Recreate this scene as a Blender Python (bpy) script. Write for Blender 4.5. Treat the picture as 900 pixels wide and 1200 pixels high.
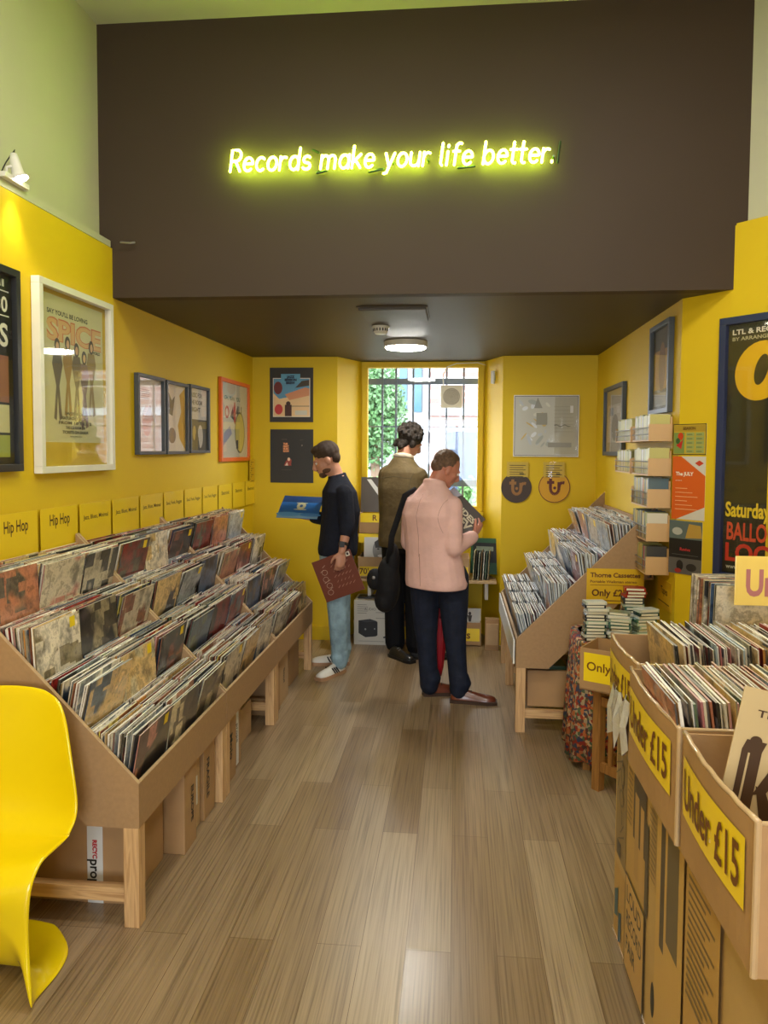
import bpy, bmesh, math, random
from mathutils import Vector, Matrix
R = math.radians
random.seed(7)
for o in list(bpy.data.objects): bpy.data.objects.remove(o)
SC = bpy.context.scene
COL = SC.collection

# ------------------------------------------------------------------ camera
FPX, CY0, CX0, EYE = 880.0, 573.0, 450.0, 1.68
pitch, yaw, roll = R(3), R(5.5), R(.35)
fw = Vector((-math.sin(yaw)*math.cos(pitch), math.cos(yaw)*math.cos(pitch), -math.sin(pitch)))
r0 = Vector((math.cos(yaw), math.sin(yaw), 0)); u0 = r0.cross(fw)
rt = r0*math.cos(roll)+u0*math.sin(roll); up = u0*math.cos(roll)-r0*math.sin(roll)
cd = bpy.data.cameras.new('camera'); cam = bpy.data.objects.new('camera', cd); COL.objects.link(cam)
cd.sensor_fit = 'VERTICAL'; cd.sensor_height = 24; cd.lens = 24*FPX/1200
cd.shift_y = (CY0-600)/1200; cd.clip_start = .05; cd.clip_end = 200
m = Matrix((rt, up, -fw)).transposed().to_4x4(); m.translation = Vector((0, 0, EYE)); cam.matrix_world = m
SC.camera = cam

def ray(px, py): return fw + rt*((px-CX0)/FPX) + up*((CY0-py)/FPX)
def at(px, py, Y):                      # point of the place seen at a photo position, at distance Y down the shop
    d = ray(px, py); return Vector((0, 0, EYE)) + d*(Y/d.y)
def onz(px, py, z):
    d = ray(px, py); return Vector((0, 0, EYE)) + d*((z-EYE)/d.z)

# ------------------------------------------------------------------ world, lights, exposure
W = bpy.data.worlds.new('sky'); SC.world = W; W.use_nodes = True
bg = W.node_tree.nodes['Background']; bg.inputs[0].default_value = (.86, .93, 1, 1); bg.inputs[1].default_value = 12.5
SC.view_settings.view_transform = 'Standard'; SC.view_settings.look = 'None'
SC.view_settings.exposure = .2; SC.view_settings.gamma = 1; SC.view_settings.use_curve_mapping = False

def area(name, loc, rot, sx, sy, power, col=(1, .93, .82), portal=False, shape='RECTANGLE'):
    l = bpy.data.lights.new(name, 'AREA'); l.shape = shape; l.size = sx; l.size_y = sy; l.energy = power; l.color = col
    o = bpy.data.objects.new(name, l); COL.objects.link(o); o.location = loc; o.rotation_euler = rot
    if portal: l.cycles.is_portal = True
    return o
area('window_portal', (-.31, 7.0, 1.8), (R(-90), 0, 0), 1.0, 1.2, 1, portal=True)
area('shopfront_portal', (0, -3.02, 1.4), (R(90), 0, 0), 1.8, 2.0, 1, portal=True)
ADDED_LAMPS = [(-.7, .2, 3.9), (.7, .2, 3.9), (-.7, 2.2, 3.9), (.7, 2.2, 3.9), (0, -1.6, 3.9)]  # unseen ceiling lamps, added to light the front room
LAMP_W = 22

# ------------------------------------------------------------------ materials
MATS = {}
def newmat(name):
    m = bpy.data.materials.new(name); m.use_nodes = True
    return m, m.node_tree, m.node_tree.nodes['Principled BSDF']
def nd(t, kind, **kw):
    n = t.nodes.new(kind)
    for k, v in kw.items():
        if k.startswith('i_'): n.inputs[k[2:].replace('_', ' ')].default_value = v
        else: setattr(n, k, v)
    return n
def ramp(t, stops, interp='LINEAR'):
    n = t.nodes.new('ShaderNodeValToRGB'); n.color_ramp.interpolation = interp
    e = n.color_ramp.elements
    while len(e) < len(stops): e.new(.5)
    for i, (p, c) in enumerate(stops): e[i].position = p; e[i].color = (*c, 1)
    return n
def M(name, col, rough=.55, metal=0, var=.06, vscale=6, bump=0, bscale=80, coat=0, stretch=None, spec=.5, emit=None, estr=0):
    """procedural material: base colour with a little soft noise variation and optional bump"""
    if name in MATS: return MATS[name]
    m, t, b = newmat(name); MATS[name] = m
    L = t.links.new
    tc = nd(t, 'ShaderNodeTexCoord'); mp = nd(t, 'ShaderNodeMapping')
    if stretch: mp.inputs['Scale'].default_value = stretch
    L(tc.outputs['Object'], mp.inputs['Vector'])
    ns = nd(t, 'ShaderNodeTexNoise', i_Scale=vscale, i_Detail=4.0); L(mp.outputs[0], ns.inputs['Vector'])
    rp = ramp(t, [(.3, tuple(max(0, c*(1-var)) for c in col)), (.7, tuple(min(1, c*(1+var)) for c in col))])
    L(ns.outputs[0], rp.inputs[0]); L(rp.outputs[0], b.inputs['Base Color'])
    b.inputs['Roughness'].default_value = rough; b.inputs['Metallic'].default_value = metal
    b.inputs['Coat Weight'].default_value = coat; b.inputs['Coat Roughness'].default_value = .1
    b.inputs['Specular IOR Level'].default_value = spec
    if bump:
        n2 = nd(t, 'ShaderNodeTexNoise', i_Scale=bscale, i_Detail=3.0); L(mp.outputs[0], n2.inputs['Vector'])
        bp = nd(t, 'ShaderNodeBump', i_Strength=bump, i_Distance=.01); L(n2.outputs[0], bp.inputs['Height']); L(bp.outputs[0], b.inputs['Normal'])
    if emit: b.inputs['Emission Color'].default_value = (*emit, 1); b.inputs['Emission Strength'].default_value = estr
    return m
def s2l(r, g, b): return tuple(((c/255)/12.92 if c/255 <= .04045 else ((c/255+.055)/1.055)**2.4) for c in (r, g, b))
def ink(r, g, b, rough=.5):
    return M('ink_%d_%d_%d' % (r, g, b), s2l(r, g, b), rough, var=.02)

YEL = M('yellow_wall_paint', (.69, .475, .003), .62, var=.02, vscale=2, bump=.04, bscale=140)
BRN = M('brown_wall_paint', (.052, .033, .020), .6, var=.04, vscale=2, bump=.03, bscale=140, spec=.3)
BRNC = M('brown_ceiling_paint', (.062, .045, .024), .5, var=.05, vscale=2, bump=.04, bscale=90, spec=.3)
WHT = M('white_wall_paint', (.50, .49, .35), .7, var=.02, bump=.03, bscale=120)
MDF = M('mdf_board', (.36, .215, .10), .6, var=.07, vscale=60, bump=.03, bscale=300)
MDFE = M('mdf_cut_edge', (.46, .31, .17), .7, var=.1, vscale=90)
WWHT = M('painted_white_board', (.7, .7, .68), .3, var=.03)
CARD = M('cardboard', (.40, .235, .105), .65, var=.06, vscale=9, bump=.06, bscale=60)
CARDL = M('pale_cardboard', (.50, .33, .17), .65, var=.07, vscale=9, bump=.05, bscale=60)
TAPE = M('clear_tape', (.52, .36, .2), .15, var=.06, vscale=12, coat=.5)
def wood(name, c0, c1, stretch=(30, 30, 1.5), rough=.5):
    m, t, b = newmat(name); L = t.links.new
    tc = nd(t, 'ShaderNodeTexCoord'); mp = nd(t, 'ShaderNodeMapping'); mp.inputs['Scale'].default_value = stretch
    L(tc.outputs['Object'], mp.inputs[0]); ns = nd(t, 'ShaderNodeTexNoise', i_Scale=1.6, i_Detail=6.0, i_Distortion=.6); L(mp.outputs[0], ns.inputs[0])
    rp = ramp(t, [(.3, c0), (.52, c1), (.6, tuple(.75*a+.25*b_ for a, b_ in zip(c0, c1))), (.75, c1)])
    L(ns.outputs[0], rp.inputs[0]); L(rp.outputs[0], b.inputs['Base Color']); b.inputs['Roughness'].default_value = rough
    return m
PINE = wood('pine_timber', (.42, .22, .09), (.66, .42, .20))
PINEY = wood('pine_timber_rail', (.42, .22, .09), (.66, .42, .20), (1.5, 30, 30))
OAK = wood('varnished_oak', (.20, .085, .02), (.36, .17, .045), (25, 25, 2), .35)
PLASY = M('yellow_moulded_plastic', (.80, .60, .002), .22, var=.01, coat=.4)
BLACK = M('black_fabric', (.008, .008, .010), .8, var=.2, vscale=40, spec=.25)
BLKP = M('black_plastic', (.012, .012, .013), .35)
METW = M('white_metal', (.7, .68, .6), .35)
METG = M('grey_metal', (.3, .3, .3), .35, metal=.8)
FRG = M('grey_blue_frame', (.055, .065, .075), .4)
FRB = M('black_frame', (.02, .02, .022), .4)
FRN = M('navy_frame', (.02, .03, .09), .35)
FRW = M('white_frame', (.74, .72, .62), .35)
FRO = M('orange_frame', (.75, .14, .008), .4)
YCARD = M('yellow_sign_card', (.90, .66, .01), .4, var=.02, coat=.2)
SKIN = M('skin', (.52, .25, .16), .5, var=.05, vscale=20, bump=.03)
SKINR = M('ruddy_skin', (.50, .20, .13), .5, var=.08, vscale=20, bump=.03)

def glass_mat():
    m = bpy.data.materials.new('clear_glass'); m.use_nodes = True; t = m.node_tree; t.nodes.clear(); L = t.links.new
    o = nd(t, 'ShaderNodeOutputMaterial'); mx = nd(t, 'ShaderNodeMixShader'); tr = nd(t, 'ShaderNodeBsdfTransparent'); gl = nd(t, 'ShaderNodeBsdfGlossy')
    gl.inputs['Roughness'].default_value = .03; lw = nd(t, 'ShaderNodeLayerWeight', i_Blend=.5)
    p5 = nd(t, 'ShaderNodeMath', operation='POWER'); p5.inputs[1].default_value = 4.0; L(lw.outputs['Facing'], p5.inputs[0])
    fr = nd(t, 'ShaderNodeMapRange'); fr.inputs['To Min'].default_value = .03; fr.inputs['To Max'].default_value = .6; L(p5.outputs[0], fr.inputs['Value'])
    L(fr.outputs[0], mx.inputs[0]); L(tr.outputs[0], mx.inputs[1]); L(gl.outputs[0], mx.inputs[2]); L(mx.outputs[0], o.inputs[0])
    return m
GLASS = glass_mat()

def floor_mat():
    m, t, b = newmat('floor_planks'); L = t.links.new
    tc = nd(t, 'ShaderNodeTexCoord'); sep = nd(t, 'ShaderNodeSeparateXYZ'); cmb = nd(t, 'ShaderNodeCombineXYZ')
    L(tc.outputs['Object'], sep.inputs[0]); L(sep.outputs['Y'], cmb.inputs['X']); L(sep.outputs['X'], cmb.inputs['Y'])
    br = nd(t, 'ShaderNodeTexBrick', offset=.37, offset_frequency=2, squash=1.0)
    br.inputs['Color1'].default_value = (.0, .0, .0, 1); br.inputs['Color2'].default_value = (1, 1, 1, 1); br.inputs['Mortar'].default_value = (.5, .5, .5, 1)
    for k, v in dict(Scale=1.0).items(): br.inputs[k].default_value = v
    br.inputs['Mortar Size'].default_value = .0012; br.inputs['Brick Width'].default_value = 1.22; br.inputs['Row Height'].default_value = .152; br.inputs['Mortar Smooth'].default_value = .2
    L(cmb.outputs[0], br.inputs['Vector'])
    mp = nd(t, 'ShaderNodeMapping'); mp.inputs['Scale'].default_value = (150, 2.0, 1); L(tc.outputs['Object'], mp.inputs[0])
    gn = nd(t, 'ShaderNodeTexNoise', i_Scale=1.0, i_Detail=5.0, i_Distortion=.4); L(mp.outputs[0], gn.inputs[0])
    mp2 = nd(t, 'ShaderNodeMapping'); mp2.inputs['Scale'].default_value = (14, .9, 1); L(tc.outputs['Object'], mp2.inputs[0])
    g2 = nd(t, 'ShaderNodeTexNoise', i_Scale=1.0, i_Detail=3.0); L(mp2.outputs[0], g2.inputs[0])
    c1 = ramp(t, [(0, s2l(136, 113, 84)), (.5, s2l(148, 126, 98)), (1, s2l(164, 143, 114))]); L(br.outputs['Color'], c1.inputs[0])
    c2 = ramp(t, [(.34, (.50, .48, .45)), (.47, (.86, .85, .84)), (.55, (1, 1, 1)), (.7, (1.12, 1.12, 1.12))]); L(gn.outputs[0], c2.inputs[0])
    mx = nd(t, 'ShaderNodeMixRGB', blend_type='MULTIPLY', i_Fac=.8); L(c1.outputs[0], mx.inputs[1]); L(c2.outputs[0], mx.inputs[2])
    c3 = ramp(t, [(.35, (.84, .82, .8)), (.65, (1, 1, 1))]); L(g2.outputs[0], c3.inputs[0])
    mx2 = nd(t, 'ShaderNodeMixRGB', blend_type='MULTIPLY', i_Fac=.9); L(mx.outputs[0], mx2.inputs[1]); L(c3.outputs[0], mx2.inputs[2])
    mx3 = nd(t, 'ShaderNodeMixRGB', blend_type='MIX'); L(br.outputs['Fac'], mx3.inputs[0]); L(mx2.outputs[0], mx3.inputs[1]); mx3.inputs[2].default_value = (*s2l(92, 68, 42), 1)
    L(mx3.outputs[0], b.inputs['Base Color'])
    rr = nd(t, 'ShaderNodeMapRange'); rr.inputs['To Min'].default_value = .27; rr.inputs['To Max'].default_value = .36; b.inputs['Specular IOR Level'].default_value = .85; L(br.outputs['Color'], rr.inputs['Value']); L(rr.outputs[0], b.inputs['Roughness'])
    bp = nd(t, 'ShaderNodeBump', i_Strength=.12, i_Distance=.002); L(gn.outputs[0], bp.inputs['Height']); L(bp.outputs[0], b.inputs['Normal'])
    return m

def sleeve_mats(attr):
    """edge + cover materials; the colour of a sleeve comes from its object colour (attr None) or a face colour attribute"""
    out = []
    for kind in ('edge', 'cover', 'top'):  # side edges darkened, tops whitened: pale lips plus light painted into the colour
        m, t, b = newmat('record_sleeve_' + kind + ('_packed' if attr else '')); L = t.links.new
        if attr: c = nd(t, 'ShaderNodeAttribute', attribute_name='sleeve_colour'); co = c.outputs['Color']
        else: c = nd(t, 'ShaderNodeObjectInfo'); co = c.outputs['Color']
        b.inputs['Coat Weight'].default_value = .8; b.inputs['Coat Roughness'].default_value = .16
        b.inputs['Roughness'].default_value = .45
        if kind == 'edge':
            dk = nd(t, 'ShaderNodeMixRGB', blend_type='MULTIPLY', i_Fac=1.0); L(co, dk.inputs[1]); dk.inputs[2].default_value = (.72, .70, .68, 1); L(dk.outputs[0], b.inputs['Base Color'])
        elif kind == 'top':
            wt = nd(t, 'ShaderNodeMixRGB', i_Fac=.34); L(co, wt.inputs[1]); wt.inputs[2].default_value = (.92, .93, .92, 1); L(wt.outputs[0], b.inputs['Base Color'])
        else:
            tc = nd(t, 'ShaderNodeTexCoord'); add = nd(t, 'ShaderNodeVectorMath', operation='MULTIPLY_ADD')
            L(tc.outputs['Object'], add.inputs[0]); add.inputs[1].default_value = (1, 1, 1)
            if attr:
                sc = nd(t, 'ShaderNodeVectorMath', operation='SCALE'); sc.inputs['Scale'].default_value = 37.0; L(co, sc.inputs[0]); L(sc.outputs[0], add.inputs[2])
            else:
                cm = nd(t, 'ShaderNodeVectorMath', operation='SCALE'); cx = nd(t, 'ShaderNodeCombineXYZ')
                for i in range(3): L(c.outputs['Random'], cx.inputs[i])
                L(cx.outputs[0], cm.inputs[0]); cm.inputs['Scale'].default_value = 60.0; L(cm.outputs[0], add.inputs[2])
            wn = nd(t, 'ShaderNodeTexWhiteNoise', noise_dimensions='3D'); sn = nd(t, 'ShaderNodeVectorMath', operation='SCALE'); sn.inputs['Scale'].default_value = 91.7
            L(co if attr else cx.outputs[0], sn.inputs[0]); L(sn.outputs[0], wn.inputs['Vector'])
            pal = ramp(t, [(0, s2l(190, 180, 160)), (.14, s2l(120, 40, 32)), (.26, s2l(60, 80, 110)), (.38, s2l(206, 176, 120)), (.5, s2l(36, 34, 34)), (.62, s2l(170, 110, 80)), (.74, s2l(150, 160, 170)), (.86, s2l(214, 206, 190))], 'CONSTANT'); L(wn.outputs['Value'], pal.inputs[0])
            n1 = nd(t, 'ShaderNodeTexNoise', i_Scale=10.0, i_Detail=9.0, i_Roughness=.68); L(add.outputs[0], n1.inputs[0])
            n2 = nd(t, 'ShaderNodeTexVoronoi', i_Scale=11.0); n2.feature = 'F1'; n2.distance = 'CHEBYCHEV'; L(add.outputs[0], n2.inputs[0])
            r1 = ramp(t, [(.36, (.32, .31, .31)), (.45, (1, .97, .95)), (.52, (1.5, 1.45, 1.4)), (.58, (.6, .56, .52)), (.68, (2.0, 1.9, 1.8))]); L(n1.outputs[0], r1.inputs[0])
            mx = nd(t, 'ShaderNodeMixRGB', blend_type='MIX'); L(co, mx.inputs[1]); L(pal.outputs[0], mx.inputs[2])
            r2 = ramp(t, [(.40, (0, 0, 0)), (.41, (.85, .85, .85))]); L(n2.outputs['Distance'], r2.inputs[0])
            n3 = nd(t, 'ShaderNodeTexNoise', i_Scale=4.5, i_Detail=2.0); L(add.outputs[0], n3.inputs[0]); r3 = ramp(t, [(.48, (0, 0, 0)), (.53, (1, 1, 1))]); L(n3.outputs[0], r3.inputs[0])
            mm_ = nd(t, 'ShaderNodeMixRGB', blend_type='LIGHTEN', i_Fac=1.0); L(r2.outputs[0], mm_.inputs[1]); L(r3.outputs[0], mm_.inputs[2]); L(mm_.outputs[0], mx.inputs[0])
            m2 = nd(t, 'ShaderNodeMixRGB', blend_type='MULTIPLY', i_Fac=.85); L(mx.outputs[0], m2.inputs[1]); L(r1.outputs[0], m2.inputs[2])
            L(m2.outputs[0], b.inputs['Base Color'])
            wv = nd(t, 'ShaderNodeTexNoise', i_Scale=5.0, i_Detail=1.0); L(add.outputs[0], wv.inputs[0])
            bp = nd(t, 'ShaderNodeBump', i_Strength=.7, i_Distance=.03); L(wv.outputs[0], bp.inputs['Height']); L(bp.outputs[0], b.inputs['Coat Normal'])
        out.append(m)
    return out
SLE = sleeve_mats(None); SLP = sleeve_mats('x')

# ------------------------------------------------------------------ mesh builder
def to_bm_text(body, size, bold=0, shear=0, spacing=1):
    cu = bpy.data.curves.new('t', 'FONT'); cu.body = body; cu.size = size; cu.offset = bold; cu.shear = shear; cu.space_character = spacing
    cu.resolution_u = 3
    ob = bpy.data.objects.new('t', cu); me = bpy.data.meshes.new_from_object(ob)
    vs = [v.co.copy() for v in me.vertices]; fs = [tuple(p.vertices) for p in me.polygons]
    bpy.data.objects.remove(ob); bpy.data.curves.remove(cu); bpy.data.meshes.remove(me)
    return vs, fs

class MB:
    def __init__(s): s.v = []; s.f = []; s.m = []; s.mats = []; s.smooth = False; s.layer = 0
    def mi(s, mat):
        if mat is None: return 0
        if mat not in s.mats: s.mats.append(mat)
        return s.mats.index(mat)
    def add(s, vs, fs, mat=None):
        b = len(s.v); s.v += [Vector(v) for v in vs]; k = s.mi(mat)
        for f in fs: s.f.append(tuple(b+i for i in f)); s.m.append(k)
        return s
    def box(s, x0, x1, y0, y1, z0, z1, mat=None, M_=None):
        vs = [(x, y, z) for x in (x0, x1) for y in (y0, y1) for z in (z0, z1)]
        if M_: vs = [M_ @ Vector(v) for v in vs]
        return s.add(vs, [(0, 1, 3, 2), (4, 6, 7, 5), (0, 4, 5, 1), (2, 3, 7, 6), (0, 2, 6, 4), (1, 5, 7, 3)], mat)
    def bev(s, x0, x1, y0, y1, z0, z1, r=.004, mat=None, M_=None):
        bm = bmesh.new(); bmesh.ops.create_cube(bm, size=1)
        for v in bm.verts: v.co = Vector(((x0+x1)/2+v.co.x*(x1-x0), (y0+y1)/2+v.co.y*(y1-y0), (z0+z1)/2+v.co.z*(z1-z0)))
        bmesh.ops.bevel(bm, geom=bm.edges[:], offset=r, segments=2, affect='EDGES', profile=.7)
        bm.verts.index_update()
        s.add([(M_ @ v.co if M_ else v.co.copy()) for v in bm.verts], [tuple(v.index for v in f.verts) for f in bm.faces], mat); bm.free(); return s
    def prism(s, poly, d0, d1, axis='y', mat=None):
        """poly: list of 2-D points; axis y: (x,z) polygon extruded in y; axis z: (x,y); axis x: (y,z)"""
        n = len(poly)
        def P(p, d): return {'y': (p[0], d, p[1]), 'z': (p[0], p[1], d), 'x': (d, p[0], p[1])}[axis]
        vs = [P(p, d0) for p in poly]+[P(p, d1) for p in poly]
        return s.add(vs, [tuple(range(n)), tuple(range(2*n-1, n-1, -1))]+[(i, i+n, (i+1) % n+n, (i+1) % n) for i in range(n)], mat)
    def rings(s, rings, mat=None, cap=True, closed=True):
        n = len(rings[0]); vs = [p for r in rings for p in r]; fs = []
        for i in range(len(rings)-1):
            for j in range(n if closed else n-1):
                a = i*n+j; b = i*n+(j+1) % n; fs.append((a, b, b+n, a+n))
        if cap and closed: fs += [tuple(range(n-1, -1, -1)), tuple((len(rings)-1)*n+j for j in range(n))]
        return s.add(vs, fs, mat)
    def tube(s, pts, rad, seg=12, mat=None, flat=None, round_=False):
        """tube through points; rad number or list; flat=(vector, factor) squashes the section along a direction"""
        pts = [Vector(p) for p in pts]; rs = rad if isinstance(rad, (list, tuple)) else [rad]*len(pts)
        T = []
        for i in range(len(pts)):
            d = (pts[min(i+1, len(pts)-1)]-pts[max(i-1, 0)]); T.append(d.normalized() if d.length > 1e-9 else Vector((0, 0, 1)))
        a = T[0].orthogonal().normalized(); out = []
        def ring(c, r, t, a):
            b = t.cross(a).normalized(); q = []
            for k in range(seg):
                o = a*math.cos(2*math.pi*k/seg)*r+b*math.sin(2*math.pi*k/seg)*r
                if flat: o = o-flat[0]*(o.dot(flat[0]))*(1-flat[1])
                q.append(c+o)
            return q
        for i, (p, r) in enumerate(zip(pts, rs)):
            a = (a-T[i]*a.dot(T[i])); a = a.normalized() if a.length > 1e-6 else T[i].orthogonal().normalized()
            if i == 0 and round_: out += [ring(p-T[0]*r*.9, r*.35, T[0], a), ring(p-T[0]*r*.55, r*.8, T[0], a)]
            out.append(ring(p, r, T[i], a))
            if i == len(pts)-1 and round_: out += [ring(p+T[i]*r*.55, r*.8, T[i], a), ring(p+T[i]*r*.9, r*.35, T[i], a)]
        return s.rings(out, mat)
    def ball(s, c, r, mat=None, M_=None, u=14, w=9):
        c = Vector(c); r = (r, r, r) if not isinstance(r, (tuple, list)) else r
        vs = []; fs = []
        for i in range(1, w):
            th = math.pi*i/w
            for j in range(u):
                ph = 2*math.pi*j/u; vs.append(c+Vector((r[0]*math.sin(th)*math.cos(ph), r[1]*math.sin(th)*math.sin(ph), r[2]*math.cos(th))))
        for i in range(w-2):
            for j in range(u): fs.append((i*u+j, (i+1)*u+j, (i+1)*u+(j+1) % u, i*u+(j+1) % u))
        n = len(vs); vs += [c+Vector((0, 0, r[2])), c-Vector((0, 0, r[2]))]
        for j in range(u): fs += [(n, j, (j+1) % u), (n+1, (w-2)*u+(j+1) % u, (w-2)*u+j)]
        if M_: vs = [M_ @ v for v in vs]
        return s.add(vs, fs, mat)
    # ---- flat print on a wall-mounted sheet: local x right, z up, toward the viewer is -y
    def L_(s): s.layer += 1; return s.y0-.00012*s.layer
    def rect(s, x0, z0, x1, z1, mat): y = s.L_(); return s.add([(x0, y, z0), (x1, y, z0), (x1, y, z1), (x0, y, z1)], [(0, 1, 2, 3)], mat)
    def poly(s, pts, mat): y = s.L_(); return s.add([(p[0], y, p[1]) for p in pts], [tuple(range(len(pts)))], mat)
    def ell(s, cx, cz, rx, rz, mat, a=0):
        y = s.L_(); n = 28; q = []
        for k in range(n):
            u, v = rx*math.cos(2*math.pi*k/n), rz*math.sin(2*math.pi*k/n); q.append((cx+u*math.cos(a)-v*math.sin(a), y, cz+u*math.sin(a)+v*math.cos(a)))
        return s.add(q, [tuple(range(n))], mat)
    def text(s, body, x, z, h, mat, align='l', bold=0, shear=0, width=None, ang=0):
        """h = capital height; width squeezes the line to that length"""
        y = s.L_(); vs, fs = to_bm_text(body, h/.70, bold, shear)
        if not vs: return s
        x0 = min(v.x for v in vs); x1 = max(v.x for v in vs); w = x1-x0; k = (width/w) if width else 1
        off = {'l': 0, 'c': -w*k/2, 'r': -w*k}[align]; ca, sa = math.cos(ang), math.sin(ang)
        q = []
        for v in vs:
            a, b = off+(v.x-x0)*k, v.y; q.append((x+a*ca-b*sa, y, z+a*sa+b*ca))
        return s.add(q, fs, mat)
    y0 = 0
    def mesh(s, name):
        me = bpy.data.meshes.new(name); me.from_pydata([tuple(v) for v in s.v], [], s.f)
        for m in s.mats: me.materials.append(m)
        if len(s.mats) > 1: me.polygons.foreach_set('material_index', s.m)
        if s.smooth: me.polygons.foreach_set('use_smooth', [True]*len(me.polygons))
        me.update(); return me
    def build(s, name, mat=None, parent=None, smooth=False, fix=False):
        if mat: s.mats = [mat] if not s.mats else s.mats
        if smooth: s.smooth = True
        me = s.mesh(name)
        if fix:
            bm = bmesh.new(); bm.from_mesh(me); bmesh.ops.recalc_face_normals(bm, faces=bm.faces[:]); bm.to_mesh(me); bm.free()
        o = bpy.data.objects.new(name, me); COL.objects.link(o)
        if parent: o.parent = parent
        return o
    def skin(s, name, mat, parent=None, voxel=.006, smooth=4):
        """merge all overlapping volumes into ONE continuous surface"""
        me = s.mesh(name)
        bm = bmesh.new(); bm.from_mesh(me); bmesh.ops.recalc_face_normals(bm, faces=bm.faces[:]); bm.to_mesh(me); bm.free()
        o = bpy.data.objects.new(name+'_src', me); COL.objects.link(o)
        r = o.modifiers.new('r', 'REMESH'); r.mode = 'VOXEL'; r.voxel_size = voxel; r.adaptivity = 0
        if smooth: sm = o.modifiers.new('s', 'SMOOTH'); sm.iterations = smooth; sm.factor = .5
        dg = bpy.context.evaluated_depsgraph_get(); dg.update()
        me2 = bpy.data.meshes.new_from_object(o.evaluated_get(dg)); me2.name = name
        bpy.data.objects.remove(o)
        me2.materials.clear(); me2.materials.append(mat); me2.polygons.foreach_set('use_smooth', [True]*len(me2.polygons))
        ob = bpy.data.objects.new(name, me2); COL.objects.link(ob)
        if parent: ob.parent = parent
        return ob

def tag(o, label=None, cat=None, group=None, kind=None):
    if label: o['label'] = label
    if cat: o['category'] = cat
    if group: o['group'] = group
    if kind: o['kind'] = kind
    return o
def thing(name, label, cat, loc=(0, 0, 0), rz=0, group=None):
    o = bpy.data.objects.new(name, None); COL.objects.link(o); o.location = loc; o.rotation_euler = (0, 0, rz); o.empty_display_size = .05
    return tag(o, label, cat, group)
def struct(o, label=None): return tag(o, label, None, None, 'structure')
def place(o, loc, rot=(0, 0, 0)): o.location = loc; o.rotation_euler = rot; return o

# ------------------------------------------------------------------ the room
XL, XLB = -1.855, -1.785                 # left wall at the front and at the back
ZL, ZH = 2.48, 3.90                      # low ceiling of the back room, high ceiling of the front room
YB = 6.48; YW = 6.87; XR = 1.171; YBH = 3.90
def lx(y): return XL+(XLB-XL)*(y-2.9)/(YB-2.9)
b = MB(); b.box(-4, 3, -3.3, 7.0, -.05, 0); struct(b.build('floor', floor_mat()))
# yellow lower walls
b = MB(); b.prism([(lx(-3.1), -3.1), (XLB, YB+.1), (XLB-.2, YB+.1), (lx(-3.1)-.2, -3.1)], 0, 2.74, 'z'); struct(b.build('wall_left', YEL))
b = MB(); b.prism([(XLB-.1, YB), (-1.035, YB), (-.875, YW), (-.875, YW+.25), (XLB-.1, YW+.25)], 0, ZL+.2, 'z'); struct(b.build('wall_back_left', YEL))
b = MB(); b.prism([(.385, YB), (XR+.12, YB), (XR+.12, YW+.25), (.245, YW+.25), (.245, YW)], 0, ZL+.2, 'z'); struct(b.build('wall_back_right', YEL))
WZ0, WZ1 = 1.17, 2.425
WX0, WX1 = -.815, .185
b = MB(); b.box(-.88, .25, YW, YW+.22, 0, WZ0-.03); b.box(-.88, .25, YW, YW+.22, WZ1+.03, ZL+.2)
b.box(-.88, WX0-.03, YW, YW+.22, WZ0-.03, WZ1+.03); b.box(WX1+.03, .25, YW, YW+.22, WZ0-.03, WZ1+.03); struct(b.build('wall_back', YEL))
b = MB(); b.prism([(XR, 4.117), (XR, YB+.1), (XR+.25, YB+.1), (XR+.25, 4.3), (2.9, 2.32), (2.77, 2.19)], 0, ZL, 'z')
b.prism([(XR, 4.117), (XR+.25, 4.3), (2.9, 2.32), (2.77, 2.19)], ZL, 2.79, 'z'); struct(b.build('wall_right', YEL, fix=True))
b = MB(); b.box(2.75, 2.95, -3.1, 2.3, 0, 2.79); struct(b.build('wall_right_front', YEL))
# recessed white upper walls with the ledge trim
b = MB(); b.prism([(lx(-3.1)-.07, -3.1), (lx(3.9)-.07, 3.98), (lx(3.9)-.25, 3.98), (lx(-3.1)-.25, -3.1)], 2.74, ZH, 'z'); struct(b.build('wall_left_upper', WHT))
t0 = Vector((XR, 4.117)); td = Vector((.6506, -.7594)); tn = Vector((.7594, .6506))
p0 = t0+tn*.04-td*.06; p1 = t0+td*2.5+tn*.04
b = MB(); b.prism([p0, p1, p1+tn*.2, p0+tn*.2], 2.79, ZH, 'z'); b.box(p1.x, p1.x+.2, -3.1, p1.y+.1, 2.79, ZH); struct(b.build('wall_right_upper', WHT, fix=True))
b = MB(); b.prism([(lx(-3.1)+.0, -3.1), (lx(3.88), 3.88), (lx(3.88)-.075, 3.88), (lx(-3.1)-.075, -3.1)], 2.742, 2.775, 'z'); struct(b.build('trim_1', WHT))
b = MB(); b.prism([t0-td*.02, t0+td*2.5, t0+td*2.5+tn*.05, t0-td*.02+tn*.05], 2.79, 2.80, 'z'); struct(b.build('trim_2', YEL, fix=True))
b = MB(); b.prism([(-2.2, YBH), (lx(YBH)-.068, YBH), (XR+.25, YBH), (XR+.45, YBH), (XR+.45, YBH+.08), (-2.2, YBH+.08)], ZL, ZH, 'y') if False else b.box(-2.0, XR+.42, YBH, YBH+.0799, ZL-.0004, ZH)
struct(b.build('wall_bulkhead', BRN))
b = MB(); b.box(-2.05, XR+.4, YBH+.08, 7.1, ZL, ZL+.12); struct(b.build('ceiling', BRNC))
b = MB(); b.box(-2.4, 3.2, -3.2, YBH+.1, ZH, ZH+.1); struct(b.build('ceiling_high', WHT))
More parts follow.
